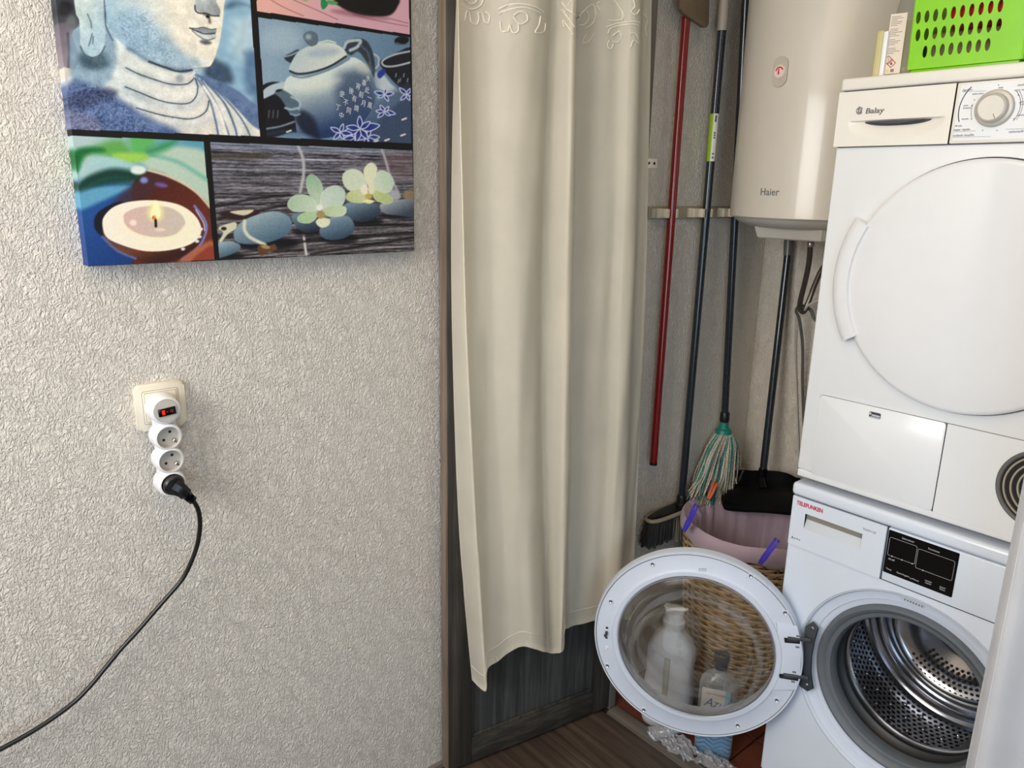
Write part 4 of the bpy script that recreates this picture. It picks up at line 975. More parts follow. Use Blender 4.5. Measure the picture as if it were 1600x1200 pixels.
O('cap_lip', prism(NB(), [(-.026, -.008), (-.012, -.012), (.02, -.006), (.026, .0), (.02, .006), (-.012, .012), (-.026, .008)], .3655, .3695, Mb, .001), 'white_plastic', b1)
bb2 = (.294, 1.546)
b2 = thing('cleaner_bottle', 'clear bottle of blue liquid with a black cap, seen through the washer door', 'bottle', (*bb2, 0))
Mb2 = Matrix.Translation((*bb2, 0)) @ Matrix.Rotation(math.radians(30), 4, 'Z') @ Matrix.Diagonal((1.08, 1, 1.17, 1))
O('body', sq_lathe([(.036, .024, .001), (.043, .030, .006), (.045, .032, .015), (.045, .032, .182), (.043, .030, .192), (.033, .026, .204), (.018, .018, .214), (.0135, .0135, .220), (.0135, .0135, .232)], Mb2), 'bottle_clear', b2, ang=50)
O('liquid', sq_lathe([(.034, .022, .003), (.041, .028, .008), (.043, .030, .018), (.043, .030, .135)], Mb2), 'blue_liquid', b2, ang=50)
bm = NB()
for i in range(7):
    z = .018+.011*i; pts = []
    for j in range(25):
        x = -.042+.084*j/24; zz = z+.006*(1-abs((j % 12)-6)/3.)
        pts.append(Mb2 @ Vector((x, -.0325*(1-abs(x/.045)**3.2)**(1/3.2)-.0008, zz)))
    tube(bm, pts, .0016, 5)
O('wave_rib', bm, 'blue_liquid', b2)
O('cap', lathe(NB(), [(.0155, .226), (.0165, .228), (.0165, .240), (.0185, .243), (.0195, .258), (.018, .262), (.0001, .263)], Mb2, 24), 'black_plastic', b2, ang=30)
lab = O('label', box(NB(), -.037, .030, -.0338, -.0330, .128, .188, .0003, 1, Mb2), 'label_white', b2)
Ml = Mb2 @ frameY(-.030, -.0340, .152); text('Azul', .030, Ml, 'ink_blue', lab, shear=.35)
Ml = Mb2 @ frameY(-.028, -.0340, .176); text('desinfectante', .0085, Ml, 'ink_pink', lab)
O('label_stripe', box(NB(), .018, .030, -.0342, -.0339, .128, .188, 0, 1, Mb2), 'label_blue', lab)
O('glint', tube(NB(), [Mb2 @ Vector((.012, -.0225, .20)), Mb2 @ Vector((.018, -.033, .172))], .0008, 5), 'label_white', b2)
# crumpled clear bag on the niche floor
def crumple(c, rx, ry, h, seed, par, n=46):
    r_ = np.random.RandomState(seed); G = np.zeros((n, n, 3)); K = r_.uniform(-1, 1, (12, 3))
    for i in range(n):
        for j in range(n):
            u, v = i/(n-1)*2-1, j/(n-1)*2-1; z = 0
            for q, kk in enumerate(K): z += abs(math.sin(u*kk[0]*(4+q)+v*kk[1]*(5+q)+kk[2]*6))*.5/(1+q*.35)
            G[i, j] = (c[0]+u*rx*(1+.12*math.sin(v*6+kk[0]*4)), c[1]+v*ry*(1+.12*math.sin(u*7)), c[2]+max(.0, h*(z*.34)*(1.15-.6*max(abs(u), abs(v)))))
    return grid(NB(), G)
pb = thing('plastic_bag', 'crumpled clear plastic bag on the threshold beneath the open washer door', 'bag', (.27, 1.48, .008))
O('film', crumple((.222, 1.462, .009), .070, .032, .085, 4, pb), 'plastic_film', pb, ang=80)
O('film', crumple((.350, 1.490, .009), .060, .030, .06, 8, pb), 'plastic_film', pb, ang=80)
pts = crom([(.165, 1.452, .03), (.18, 1.446, .045), (.205, 1.450, .060), (.225, 1.465, .075), (.232, 1.48, .10)], 5)
O('twist', tube(NB(), pts, [.012+.004*math.sin(i*1.7) for i in range(len(pts))], 9), 'plastic_film', pb, ang=80)
# ------------------------------------------------------------------ on top of the dryer
zt = Z1
g0, g1 = onY(1424, 108, 1.513), onY(1592, 95, 1.513)
gx0_, gx1_, gy0 = g0.x, g1.x, 1.513
gb = thing('storage_basket', 'bright green plastic basket with oval holes, on top of the dryer', 'basket', ((gx0_+gx1_)/2, gy0+.1, zt))
GH = .128; TP = .012; GD = .24
def gq(u, h):   # front face local (u 0..1, h 0..1) -> world, flaring upward
    x = (gx0_-TP*h)+(gx1_-gx0_+2*TP*h)*u; return Vector((x, gy0-TP*h*.6, zt+.004+GH*h))
# hole rows measured on the photo
hrows = [([(665+(1400-665)*i/9, 172+(45-172)*i/9) for i in range(10)]), ([(658+(1384-658)*i/9, 328+(212-328)*i/9) for i in range(10)]), ([(717+(1280-717)*i/7, 473+(390-473)*i/7) for i in range(8)])]
bm = NB(); MG = frameY(0, 0, 0)
holes = []
for row in hrows:
    holes.append([onY(1320+a*.175, b*.175, gy0-.004) for a, b in row])
zr = [sum(p.z for p in r)/len(r) for r in holes]
stepx = (holes[0][-1].x-holes[0][0].x)/9; sz_ = zr[0]-zr[1]
def face_strip(xa, xb, za, zb_):
    box(bm, xa, xb, 0, .0022, za, zb_)
GX0, GX1, GZ1 = gx0_-.004, gx1_+.004, zt+.004+GH
zb2 = [(zr[i]-sz_/2, zr[i]+sz_/2) for i in range(3)]
for r, (z0_, z1_) in zip(holes, zb2):
    xs0, xs1 = r[0].x-stepx/2, r[-1].x+stepx/2; face_strip(GX0, xs0, z0_, z1_); face_strip(xs1, GX1, z0_, z1_)
    for i in range(len(r)):
        xa = r[0].x+(r[-1].x-r[0].x)*i/(len(r)-1); st = (r[-1].x-r[0].x)/(len(r)-1)
        rect_hole(bm, xa-st/2, xa+st/2, z0_, z1_, xa, (z0_+z1_)/2, .0041, .0100, Matrix(((1, 0, 0, 0), (0, 0, -1, 0), (0, 1, 0, 0), (0, 0, 0, 1))), 24, .0022)
face_strip(GX0, GX1, zt+.006, zb2[2][0]); face_strip(GX0, GX1, zb2[0][1], GZ1)
for v in bm.verts: v.co.y = gy0-.004+v.co.y-(v.co.z-zt)*.05
O('front_wall', bm, 'green_plastic', gb, ang=30)
bm = NB(); box(bm, GX0+.003, GX1-.003, gy0, gy0+GD, zt+.0005, zt+.0068, .002)
box(bm, GX0-.001, GX0+.0015, gy0-.003, gy0+GD, zt+.006, GZ1); box(bm, GX0, GX1, gy0+GD-.002, gy0+GD, zt+.006, GZ1)
O('tray', bm, 'green_plastic', gb)
bm = NB(); nz = 6; cell = (GD)/6
for i in range(6):
    for (z0_, z1_) in zb2: rect_hole(bm, gy0-.003+i*cell, gy0-.003+(i+1)*cell, z0_, z1_, gy0-.003+(i+.5)*cell, (z0_+z1_)/2, .007, .0082, frameX(GX1+.001, 0, 0), 20, .002)
box(bm, GX1-.001, GX1+.001, gy0-.003, gy0+GD, zt+.006, zb2[2][0]); box(bm, GX1-.001, GX1+.001, gy0-.003, gy0+GD, zb2[0][1], GZ1)
O('side_wall', bm, 'green_plastic', gb)
bm = NB(); pts = [(GX0-.002, gy0-.012, GZ1), (GX1+.002, gy0-.012, GZ1), (GX1+.002, gy0+GD, GZ1), (GX0-.002, gy0+GD, GZ1), (GX0-.002, gy0-.012, GZ1)]; tube(bm, pts, .004, 8); O('rim', bm, 'green_plastic', gb)
for (xx) in (GX0+.0, GX1-.0): O('corner_post', tube(NB(), [(xx, gy0-.001, zt+.006), (xx, gy0-.008, GZ1)], .0035, 8), 'green_plastic', gb)
def packet(name, mat, xa, xb, ya, yb2, za, zb3, label, cat):
    return tag(O(name, box(NB(), xa, xb, ya, yb2, za, zb3, .006, 3), mat, origin=((xa+xb)/2, (ya+yb2)/2, za)), label, cat)
rz0 = zb2[0][0]-.004
packet('folded_cloth', 'olive_cloth', GX0+.008, GX1-.01, gy0+.035, gy0+GD-.01, zt+.0075, rz0-.003, 'olive cloth folded flat inside the green basket', 'cloth')
packet('packet', 'red_cloth', holes[0][3].x-.006, GX1-.005, gy0+.010, gy0+.12, rz0-.002, GZ1+.01, 'red packet inside the green basket, behind its top row of holes', 'packet')
packet('packet', 'dark_cloth', holes[1][9].x-.004, GX1-.006, gy0+.006, gy0+.03, zt+.0075, rz0-.006, 'dark packet in the right corner of the green basket', 'packet')
# spray bottle with label and pale block behind it
sp = onZ(1398, 114, zt); sx, sy = sp.x-.013, 1.545
sb = thing('clear_bottle', 'clear plastic bottle with a beige warning label, left of the green basket', 'bottle', (sx, sy, zt))
Ms = Matrix.Translation((sx, sy, zt)) @ Matrix.Rotation(math.radians(28), 4, 'Z')
O('body', sq_lathe([(.019, .017, .0006), (.0225, .0205, .003), (.0235, .0215, .012), (.0235, .0215, .118), (.0205, .019, .135), (.012, .012, .150)], Ms, p=2.6), 'clear_plastic', sb, ang=50)
O('contents', sq_lathe([(.018, .016, .002), (.0205, .0185, .005), (.0215, .0195, .014), (.0215, .0195, .095)], Ms, p=2.6), 'yellow_glass', sb, ang=50)
O('cap', lathe(NB(), [(.0135, .148), (.0135, .175), (.010, .178), (.0001, .179)], Ms, 24), 'white_plastic', sb)
MLb = Matrix.Translation((sx, sy, zt)) @ Matrix.Rotation(math.radians(8), 4, 'Z') @ frameY(-.008, -.0228, 0)
l1 = O('label', box(NB(), -.0185, .0105, .004, .108, 0, .0005, 0, 1, MLb), 'label_cream', sb)
bm = NB()
for i in range(22):
    z = .103-.0030*i
    if i in (6, 12, 17): continue
    box(bm, -.0165, -.0165+.022*(.75+.25*math.sin(i*2.3)), z-.0005, z+.0004, .0005, .0007, 0, 1, MLb)
O('label_text', bm, 'print_grey', l1, kind='stuff')
for cx_, cz_ in ((-.0125, .0285), (-.0065, .0225)):
    bm = NB(); d = .0075
    for a in range(4):
        p0_ = (cx_+d*math.cos(a*PI/2), cz_+d*math.sin(a*PI/2), .0008); p1_ = (cx_+d*math.cos((a+1)*PI/2), cz_+d*math.sin((a+1)*PI/2), .0008); tube(bm, [MLb @ Vector(p0_), MLb @ Vector(p1_)], .0006, 4)
    O('hazard_diamond', bm, 'sticker_red', l1)
bm = NB(); box(bm, -.0129, -.0121, .0275, .0325, .0005, .0009, 0, 1, MLb); box(bm, -.0129, -.0121, .0255, .0265, .0005, .0009, 0, 1, MLb); prism(bm, [(-.0085, .0200), (-.0045, .0200), (-.005, .0225), (-.0065, .0255), (-.008, .0225)], .0005, .0009, MLb); O('hazard_symbol', bm, 'print_dark', l1)
O('label_box', box(NB(), -.0165, -.0105, .007, .0125, .0005, .0008, 0, 1, MLb), 'sticker_yellow', l1); O('label_box', box(NB(), -.0065, -.0005, .007, .0125, .0005, .0008, 0, 1, MLb), 'print_grey', l1)
q_ = onZ(1354, 119, zt)
blk = thing('scrub_block', 'cream coloured upright block with a white face, behind the clear bottle on the dryer', 'block', (q_.x+.005, 1.535, zt))
O('body', box(NB(), q_.x-.001, q_.x+.013, 1.513, 1.575, zt+.0005, zt+.082, .003, 3), 'mustard', blk)
O('face', box(NB(), q_.x+.0132, q_.x+.022, 1.511, 1.575, zt+.0005, zt+.079, .002, 2), 'white_plastic', blk)
# ------------------------------------------------------------------ wall socket and four-way adapter
so = [onX(*p, XW+.010) for p in ((208, 604), (286, 598), (215, 676))]
sy0, sy1 = so[0].y, so[0].y+.083; sz1 = so[0].z; sz0 = sz1-.083
ws = thing('wall_socket', 'square cream wall socket plate on the stucco wall, behind the white adapter', 'socket', (XW, (sy0+sy1)/2, (sz0+sz1)/2))
O('plate', prism(NB(), rrect(sy0, sy1, sz0, sz1, .009), 0, .011, frameX(XW, 0, 0), .0045), 'cream_old', ws, ang=60)
O('plate_groove', prism(NB(), rrect(sy0+.0115, sy1-.0115, sz0+.0115, sz1-.0115, .004), .0108, .0113, frameX(XW, 0, 0)), 'recess_shade', ws, ang=30)
O('insert', prism(NB(), rrect(sy0+.0122, sy1-.0122, sz0+.0122, sz1-.0122, .0038), .0108, .0122, frameX(XW, 0, 0), .0006), 'cream_old', ws, ang=60)
O('insert_groove', prism(NB(), rrect(sy0+.0148, sy1-.0148, sz0+.0148, sz1-.0148, .003), .0120, .0124, frameX(XW, 0, 0)), 'recess_shade', ws, ang=30)
O('insert_face', prism(NB(), rrect(sy0+.0154, sy1-.0154, sz0+.0154, sz1-.0154, .003), .0120, .0130, frameX(XW, 0, 0), .0004), 'cream_old', ws, ang=60)
XA = XW+.047
lobes = [onX(*p, XA) for p in ((260, 642), (264, 684), (267.5, 720.5), (270.5, 757))]
ad = thing('socket_adapter', 'white four-way socket adapter with a lit red switch, plugged into the cream wall socket', 'adapter', (XW+.013, lobes[0].y, lobes[0].z))
bm = NB()
for i, c in enumerate(lobes):
    dpt = .033 if i == 0 else .030; R_ = .0250 if i == 0 else .0238
    pr = [(R_+.0015, -dpt), (R_+.0015, -dpt+.004), (R_+.0006, -.012), (R_, -.004), (R_-.0015, -.001), (R_-.004, 0)]
    pr += [(.0205, .0001), (.0200, -.0012)] if i == 0 else [(.0195, 0), (.0188, -.002), (.0182, -.012)]
    lathe(bm, pr, frameX(XA, c.y, c.z), 56, cap0=True)
body = O('body', bm, 'white_plastic', ad, ang=45)
bm = NB()
for a, b in zip(lobes, lobes[1:]):
    box(bm, XA-.030, XA-.0135, min(a.y, b.y)-.0185, max(a.y, b.y)+.0185, b.z+.004, a.z-.004, .003)
O('neck', bm, 'white_plastic', ad)
for i, c in enumerate(lobes[1:]):
    cup = O('socket_cup', lathe(NB(), [(.0192, -.0005), (.0186, -.002), (.0180, -.0125), (.0001, -.0125)], frameX(XA, c.y, c.z), 40), 'socket_inner', ad, ang=30)
    if i < 2:
        bm = NB()
        for s in (1, -1):
            a = math.radians(50); lathe(bm, [(.0026, -.0124), (.0001, -.0121)], frameX(XA, c.y+s*.0088*math.cos(a), c.z+s*.0088*math.sin(a)), 14)
        O('pin_hole', bm, 'black_gap', cup)
        bm = NB(); a = math.radians(-40)
        for s in (1,): box(bm, -.0035, .0035, -.0022, .0022, -.012, -.004, .0006, 1, frameX(XA, c.y+.0145*math.cos(a), c.z+.0145*math.sin(a)) @ Matrix.Rotation(a, 4, 'Z'))
        O('earth_clip', bm, 'chrome', cup)
c = lobes[0]
O('switch_disc', lathe(NB(), [(.0200, -.0006), (.0198, .0006), (.0001, .0010)], frameX(XA, c.y, c.z), 40), 'socket_inner', ad)
Msw = frameX(XA+.0008, c.y+.0005, c.z-.001) @ Matrix.Rotation(math.radians(5), 4, 'Z')
sw = O('switch', box(NB(), -.0145, .0145, -.0068, .0068, 0, .0026, .001, 2, Msw), 'black_gloss', ad)
O('switch_light', box(NB(), -.0085, -.0040, -.0040, .0040, .0026, .0030, .0001, 1, Msw), 'switch_red', sw)
bm = NB(); box(bm, -.0012, .0012, -.0004, .0004, .0026, .0029, 0, 1, Msw); tube(bm, [Msw @ Vector((.0072+.0018*math.cos(t), .0024*math.sin(t), .0028)) for t in np.linspace(0, 2*PI, 13)], .0003, 4); O('switch_mark', bm, 'switch_mark', sw)
# black plug and cord
c = lobes[3]; XPl = XA
pl = thing('power_cord', 'black power cord plugged into the lowest socket of the adapter, trailing down to the left', 'cord', (XA, c.y, c.z))
O('plug_face', lathe(NB(), [(.0172, -.010), (.0178, .002), (.0172, .008), (.014, .011), (.0001, .012)], frameX(XA, c.y, c.z), 36), 'black_plastic', pl, ang=30)
pe = onX(302, 782, XA+.020); p0 = Vector((XA+.012, c.y, c.z))
O('plug_body', tube(NB(), crom([p0+Vector((.004, -.003, .003)), p0.lerp(pe, .25)+Vector((.008, 0, .002)), p0.lerp(pe, .55)+Vector((.004, 0, .001)), p0.lerp(pe, .8)], 4), [.0150]*3+[.0142, .0135]+[.0125]*3+[.0105, .0095, .009, .0085, .0085], 8, flat=.8), 'black_plastic', pl, ang=25)
bm = NB()
for t in (.66, .72, .78, .84, .90, .96): q = p0.lerp(pe, t); tube(bm, [q+Vector((.0035, 0, 0)), p0.lerp(pe, t+.035)+Vector((.0035, 0, 0))], [.0085, .0062], 10)
O('strain_relief', bm, 'black_plastic', pl)
path = [(302, 782), (310, 798), (312.5, 822), (308, 852), (297, 882), (284, 906), (262, 932), (240, 957), (215, 986), (190, 1013), (165, 1043), (140, 1073), (111, 1101), (60, 1137), (0, 1171), (-70, 1206), (-150, 1240)]
pts = [pe]+[onX(x, y, XA+.020-.030*math.sin(min(1, i/10.)*PI/2)) for i, (x, y) in enumerate(path) if i > 0]
pts.append(pts[-1]+Vector((.02, -.12, -.09))); last = pts[-1]
pts += [Vector((last.x+.02, last.y-.14, max(.2, last.z-.2))), Vector((XW+.06, last.y-.22, .06)), Vector((XW+.08, last.y-.34, .0045)), Vector((XW+.10, last.y-.6, .0045))]
O('cord', tube(NB(), crom(pts, 8), .0041, 10), 'cable_black', pl)
# ------------------------------------------------------------------ printed canvas
cy0, cy1 = .262, .8695; cz0 = 1.3418; cz1 = cz0+.62; XCv = XW+.036
cvt = thing('wall_canvas', 'canvas print collage of statue, teapot, candle and orchids on the stucco wall', 'canvas print', (XW, (cy0+cy1)/2, cz0))
NY, NZ = 560, 480
ZV = 1.845
zs = np.concatenate([np.linspace(cz0, ZV, NZ), np.linspace(ZV, cz1, 10)[1:]]); ys = np.linspace(cy0, cy1, NY)
YY, ZZ = np.meshgrid(ys, zs)
Wp = np.stack([np.full_like(YY, XCv), YY, ZZ], -1)-CAM
den = Wp @ DD; PX = 800+F*(Wp @ RR)/den; PY = 600-F*(Wp @ UU)/den
IMG = np.zeros(YY.shape+(3,)); IMG[:] = (20, 18, 20)
CLIP = [None]
def bbox(P, pad):
    x0_, y0_ = np.min(P, 0)-pad; x1_, y1_ = np.max(P, 0)+pad
    m = (PX >= x0_) & (PX <= x1_) & (PY >= y0_) & (PY <= y1_)
    if not m.any(): return None
    r = np.where(m.any(1))[0]; c = np.where(m.any(0))[0]
    return slice(r[0], r[-1]+1), slice(c[0], c[-1]+1)
def segd(x, y, P, closed):
    d = np.full(x.shape, 1e9); n = len(P)
    for i in range(n if closed else n-1):
        a, b = P[i], P[(i+1) % n]; ab = b-a; L = ab @ ab+1e-12
        t = np.clip(((x-a[0])*ab[0]+(y-a[1])*ab[1])/L, 0, 1); d = np.minimum(d, (x-a[0]-t*ab[0])**2+(y-a[1]-t*ab[1])**2)
    return np.sqrt(d)
def inside(x, y, P):
    c = np.zeros(x.shape, bool); n = len(P)
    for i in range(n):
        (x1_, y1_), (x2_, y2_) = P[i], P[(i+1) % n]
        if y1_ == y2_: continue
        c ^= ((y1_ > y) != (y2_ > y)) & (x < (x2_-x1_)*(y-y1_)/(y2_-y1_)+x1_)
    return c
def blend(sl, m, col):
    m = m*CLIP[0][sl]; col = np.asarray(col, float); IMG[sl] = IMG[sl]*(1-m[..., None])+col*m[..., None]
TR = [(0, 0, 1)]
def tp(P): ox, oy, s = TR[0]; return np.array([(ox+a*s, oy+b*s) for a, b in P])
def poly(P, col, soft=1., col2=None, g=None, alpha=1., sm=True):
    """filled outline; col2 with g = ((x,y),(x,y)) runs a gradient between two points"""
    Q = tp(P); 
    if sm: Q = np.array(crom([tuple(p) for p in Q], 5, True))
    s = soft*TR[0][2]*5; sl = bbox(Q, s+1)
    if sl is None: return
    x, y = PX[sl], PY[sl]; d = segd(x, y, Q, True); d = np.where(inside(x, y, Q), d, -d); m = np.clip(d/s+.5, 0, 1); m = m*m*(3-2*m)*alpha
    c = np.array(col, float)
    if col2 is not None:
        a, b = tp([g[0]])[0], tp([g[1]])[0]; ab = b-a; t = np.clip(((x-a[0])*ab[0]+(y-a[1])*ab[1])/(ab @ ab), 0, 1)[..., None]; c = np.array(col)*(1-t)+np.array(col2)*t
    blend(sl, m, c)
def line(P, col, wd, soft=1., alpha=1., sm=True):
    Q = tp(P)
    if sm and len(Q) > 2: Q = np.array(crom([tuple(p) for p in Q], 5))
    w_, s = wd*TR[0][2]/2, soft*TR[0][2]*5; sl = bbox(Q, w_+s+1)
    if sl is None: return
    d = segd(PX[sl], PY[sl], Q, False); m = np.clip((w_-d)/s+.5, 0, 1)*alpha; blend(sl, m*m*(3-2*m), col)
def ell(cx, cy, rx, ry, rot, col, soft=1., **k):
    a = np.linspace(0, 2*PI, 24, endpoint=False); c, s = math.cos(math.radians(rot)), math.sin(math.radians(rot))
    poly([(cx+rx*math.cos(t)*c-ry*math.sin(t)*s, cy+rx*math.cos(t)*s+ry*math.sin(t)*c) for t in a], col, soft, sm=False, **k)
def panel(P, col): 
    m = inside(PX, PY, np.array(P, float)).astype(float); CLIP[0] = m; IMG[m > 0] = col
rsn = np.random.RandomState(2)
def nz_field(k):
    a = rsn.rand(*YY.shape)
    for _ in range(k): a = (a+np.roll(a, 1, 0)+np.roll(a, -1, 0)+np.roll(a, 1, 1)+np.roll(a, -1, 1))/5
    return (a-a.mean())/a.std()
N0, N2, N9 = nz_field(1), nz_field(4), nz_field(30)
def grain(amt, f=None, where=None):
    f = N0 if f is None else f; m = CLIP[0] if where is None else CLIP[0]*where
    IMG[:] += (f*amt*m)[..., None]
# --- statue
panel([(20, -420), (60, 200), (406, 213), (361, -420)], (150, 178, 196)); TR[0] = (60, 0, .21875)
poly([(1300, -900), (1700, -900), (1700, 500), (1300, 500)], (140, 176, 200), 20); poly([(1330, 60), (1420, 0), (1560, 80), (1500, 40)], (70, 92, 118), 12, alpha=.7)
poly([(1380, 150), (1540, 140), (1560, 420), (1400, 420)], (170, 196, 208), 20); poly([(1480, 380), (1580, 400), (1600, 760), (1480, 640)], (96, 126, 158), 16); poly([(1220, 420), (1360, 480), (1380, 600), (1200, 560)], (66, 86, 108), 14)
poly([(60, -300), (290, -300), (300, 300), (60, 300)], (62, 66, 74), 8, sm=False); ell(190, 60, 50, 50, 0, (34, 36, 42), 8); ell(230, 170, 40, 60, 20, (96, 104, 106), 8)
poly([(120, 180), (270, 230), (290, 500), (100, 500)], (112, 104, 116), 7, col2=(140, 130, 138), g=((150, 180), (230, 480))); line([(210, 240), (220, 360), (215, 480)], (70, 64, 78), 16, 4)
poly([(100, 480), (250, 500), (240, 560), (200, 620), (100, 620)], (196, 190, 182), 2)
poly([(250, 220), (480, 160), (620, 330), (1000, 520), (1115, 500), (1135, 620), (1350, 640), (1650, 860), (1650, 1050), (150, 1020), (190, 620), (250, 520), (290, 400)], (206, 216, 216), 2, col2=(222, 218, 208), g=((300, 500), (1200, 900)))
poly([(240, 220), (500, 200), (560, 420), (460, 620), (250, 600)], (128, 156, 176), 10, alpha=.85); ell(395, 430, 110, 70, 10, (62, 84, 96), 14, alpha=.8)
poly([(200, 620), (330, 590), (560, 690), (760, 820), (1000, 980), (160, 1010)], (88, 108, 148), 14); ell(360, 700, 210, 60, -12, (56, 66, 96), 12, alpha=.8); ell(300, 870, 160, 70, 20, (120, 120, 146), 14, alpha=.7)
poly([(1120, 530), (1320, 590), (1480, 690), (1650, 840), (1650, 960), (1480, 860), (1330, 720), (1200, 600)], (98, 120, 156), 4)
poly([(1130, 560), (1230, 620), (1400, 760), (1560, 980), (1300, 1000), (1230, 760)], (212, 214, 208), 3)
for l, wd in (([(1135, 560), (1215, 690), (1260, 840), (1290, 990)], 14), ([(1160, 570), (1260, 720), (1330, 880), (1370, 990)], 12), ([(1200, 590), (1330, 740), (1400, 900), (1420, 980)], 16), ([(1240, 610), (1400, 780), (1480, 900), (1520, 990)], 12)): line(l, (92, 112, 142), wd, 2.5, .9)
line([(1180, 620), (1290, 790), (1345, 980)], (232, 230, 220), 20, 4)
# head
for l, w3, a3 in (([(620, 660), (800, 730), (960, 770), (1100, 760), (1170, 690)], 60, .35), ([(500, 560), (640, 640), (760, 700)], 70, .3), ([(700, 860), (900, 900), (1100, 900), (1230, 860)], 70, .3), ([(520, 420), (600, 480), (760, 560), (980, 600)], 50, .3)): line(l, (130, 158, 180), w3, 14, a3)
poly([(485, -400), (1340, -400), (1325, 40), (1310, 200), (1285, 330), (1240, 455), (1190, 485), (1080, 500), (940, 480), (800, 440), (640, 345), (540, 250), (495, 150)], (156, 188, 206), 1.5, col2=(228, 224, 210), g=((560, 300), (1000, 120)))
poly([(560, 130), (700, 60), (860, 200), (1000, 330), (1180, 420), (1120, 490), (900, 470), (640, 335)], (138, 168, 192), 22, alpha=.75)
poly([(960, -100), (1280, -100), (1290, 200), (1220, 420), (1080, 400), (980, 260)], (224, 220, 206), 18, alpha=.9); line([(640, 345), (800, 440), (940, 485), (1090, 500)], (84, 110, 140), 34, 8, .6)
line([(790, 440), (900, 480), (1000, 510), (1095, 500)], (40, 46, 56), 12, 3); line([(1110, 490), (1220, 480)], (70, 84, 98), 8, 2, .6)
poly([(245, -300), (455, -300), (470, 60), (478, 200), (470, 330), (430, 400), (375, 408), (320, 380), (298, 300), (292, 150), (262, 60)], (192, 208, 208), 1.5, col2=(168, 194, 206), g=((300, 100), (470, 200)))
line([(478, 90), (480, 170), (500, 230), (530, 290)], (70, 90, 118), 9, 2); line([(470, 0), (478, 130)], (90, 106, 126), 10, 2); line([(300, 330), (330, 385), (390, 410), (445, 385), (475, 330)], (62, 74, 92), 10, 2.5, .8)
for l in ([(350, 100), (372, 150), (380, 200)], [(385, 240), (372, 290), (360, 325)], [(392, 260), (388, 310)]): line(l, (60, 78, 104), 8, 2, .8)
poly([(1135, -60), (1120, 20), (1118, 60), (1140, 92), (1200, 98), (1250, 112), (1290, 112), (1298, 70), (1270, 10), (1260, -60)], (180, 190, 190), 2, col2=(142, 150, 152), g=((1150, 0), (1290, 90)))
line([(1118, 40), (1122, 75), (1150, 95), (1200, 96), (1240, 112), (1290, 114)], (44, 44, 50), 9, 2); line([(1185, 100), (1215, 120), (1225, 160)], (52, 50, 54), 18, 5, .8); ell(1210, 118, 14, 12, 0, (20, 20, 24), 2)
poly([(1080, 200), (1130, 205), (1180, 198), (1230, 212), (1268, 210), (1262, 235), (1215, 240), (1150, 228)], (140, 150, 156), 2); poly([(1090, 208), (1150, 232), (1215, 245), (1262, 240), (1262, 270), (1210, 290), (1150, 262)], (192, 202, 200), 2)
line([(1080, 200), (1130, 222), (1190, 242), (1262, 238)], (44, 44, 52), 8, 1.6); line([(1085, 200), (1130, 203), (1180, 196), (1230, 210), (1270, 206)], (60, 60, 68), 6, 1.5); line([(1100, 220), (1150, 262), (1205, 286), (1260, 272)], (62, 66, 72), 7, 2, .8); ell(1195, 302, 42, 16, 8, (70, 74, 80), 5, alpha=.85)
for l in ([(625, 484), (720, 530), (850, 575), (950, 602), (1060, 600), (1112, 560)], [(620, 620), (720, 660), (850, 712), (950, 736), (1070, 738), (1125, 690), (1138, 620), (1120, 560)], [(960, 836), (1060, 850), (1140, 836), (1200, 790), (1218, 720)], [(700, 770), (840, 812), (960, 838)]):
    line(l, (150, 170, 186), 34, 8, .5); line(l, (44, 48, 62), 7, 1.6)
ell(1010, 560, 30, 30, 0, (120, 134, 146), 8, alpha=.6)
stat = inside(PX, PY, tp([(240, -400), (1330, -400), (1300, 300), (1240, 480), (1340, 620), (1600, 860), (1600, 990), (150, 960), (230, 600), (300, 400)])).astype(float); grain(4.5, N0, stat); grain(2.5, N2, stat)
shd = inside(PX, PY, tp([(160, 620), (420, 600), (900, 980), (160, 990)])).astype(float); grain(11, N0, shd)
cheek = inside(PX, PY, tp([(560, 120), (760, 60), (1000, 420), (900, 460), (640, 330)])).astype(float); grain(6, N0, cheek)
IMG -= ((N0 > 2.1)*stat*26)[..., None]; IMG -= ((N2 > 1.4)*stat*10)[..., None]; IMG += ((N9*5)*CLIP[0])[..., None]
# --- pink stone panel
panel([(389, -280), (402, 17), (640, 54), (634, -280)], (206, 160, 150)); TR[0] = (390, 0, .1917)
poly([(0, -60), (1400, -200), (1400, 300), (0, 120)], (214, 166, 156), 10, col2=(196, 156, 168), g=((200, 80), (700, -60)))
ell(950, -10, 260, 140, 8, (28, 30, 30), 6); ell(880, -40, 190, 60, 6, (74, 84, 84), 16, alpha=.6); ell(900, 120, 240, 26, 8, (120, 74, 84), 8, alpha=.5); poly([(700, 0), (1180, -20), (1200, 60), (1120, 130), (900, 110), (760, 60)], (26, 24, 24), 5)
for l in ([(160, -10), (280, 60), (440, 130)], [(360, 0), (520, 70), (720, 160)], [(840, 120), (1050, 170), (1290, 215)], [(1140, 150), (1290, 190)]): line(l, (120, 70, 76), 6, 1.5, .8)
poly([(590, -20), (640, 30), (600, 78), (580, 40)], (40, 130, 84), 2); poly([(640, 0), (720, 20), (690, 40), (640, 30)], (80, 150, 90), 2); line([(360, 5), (400, -10), (470, 10)], (120, 160, 96), 9, 2)
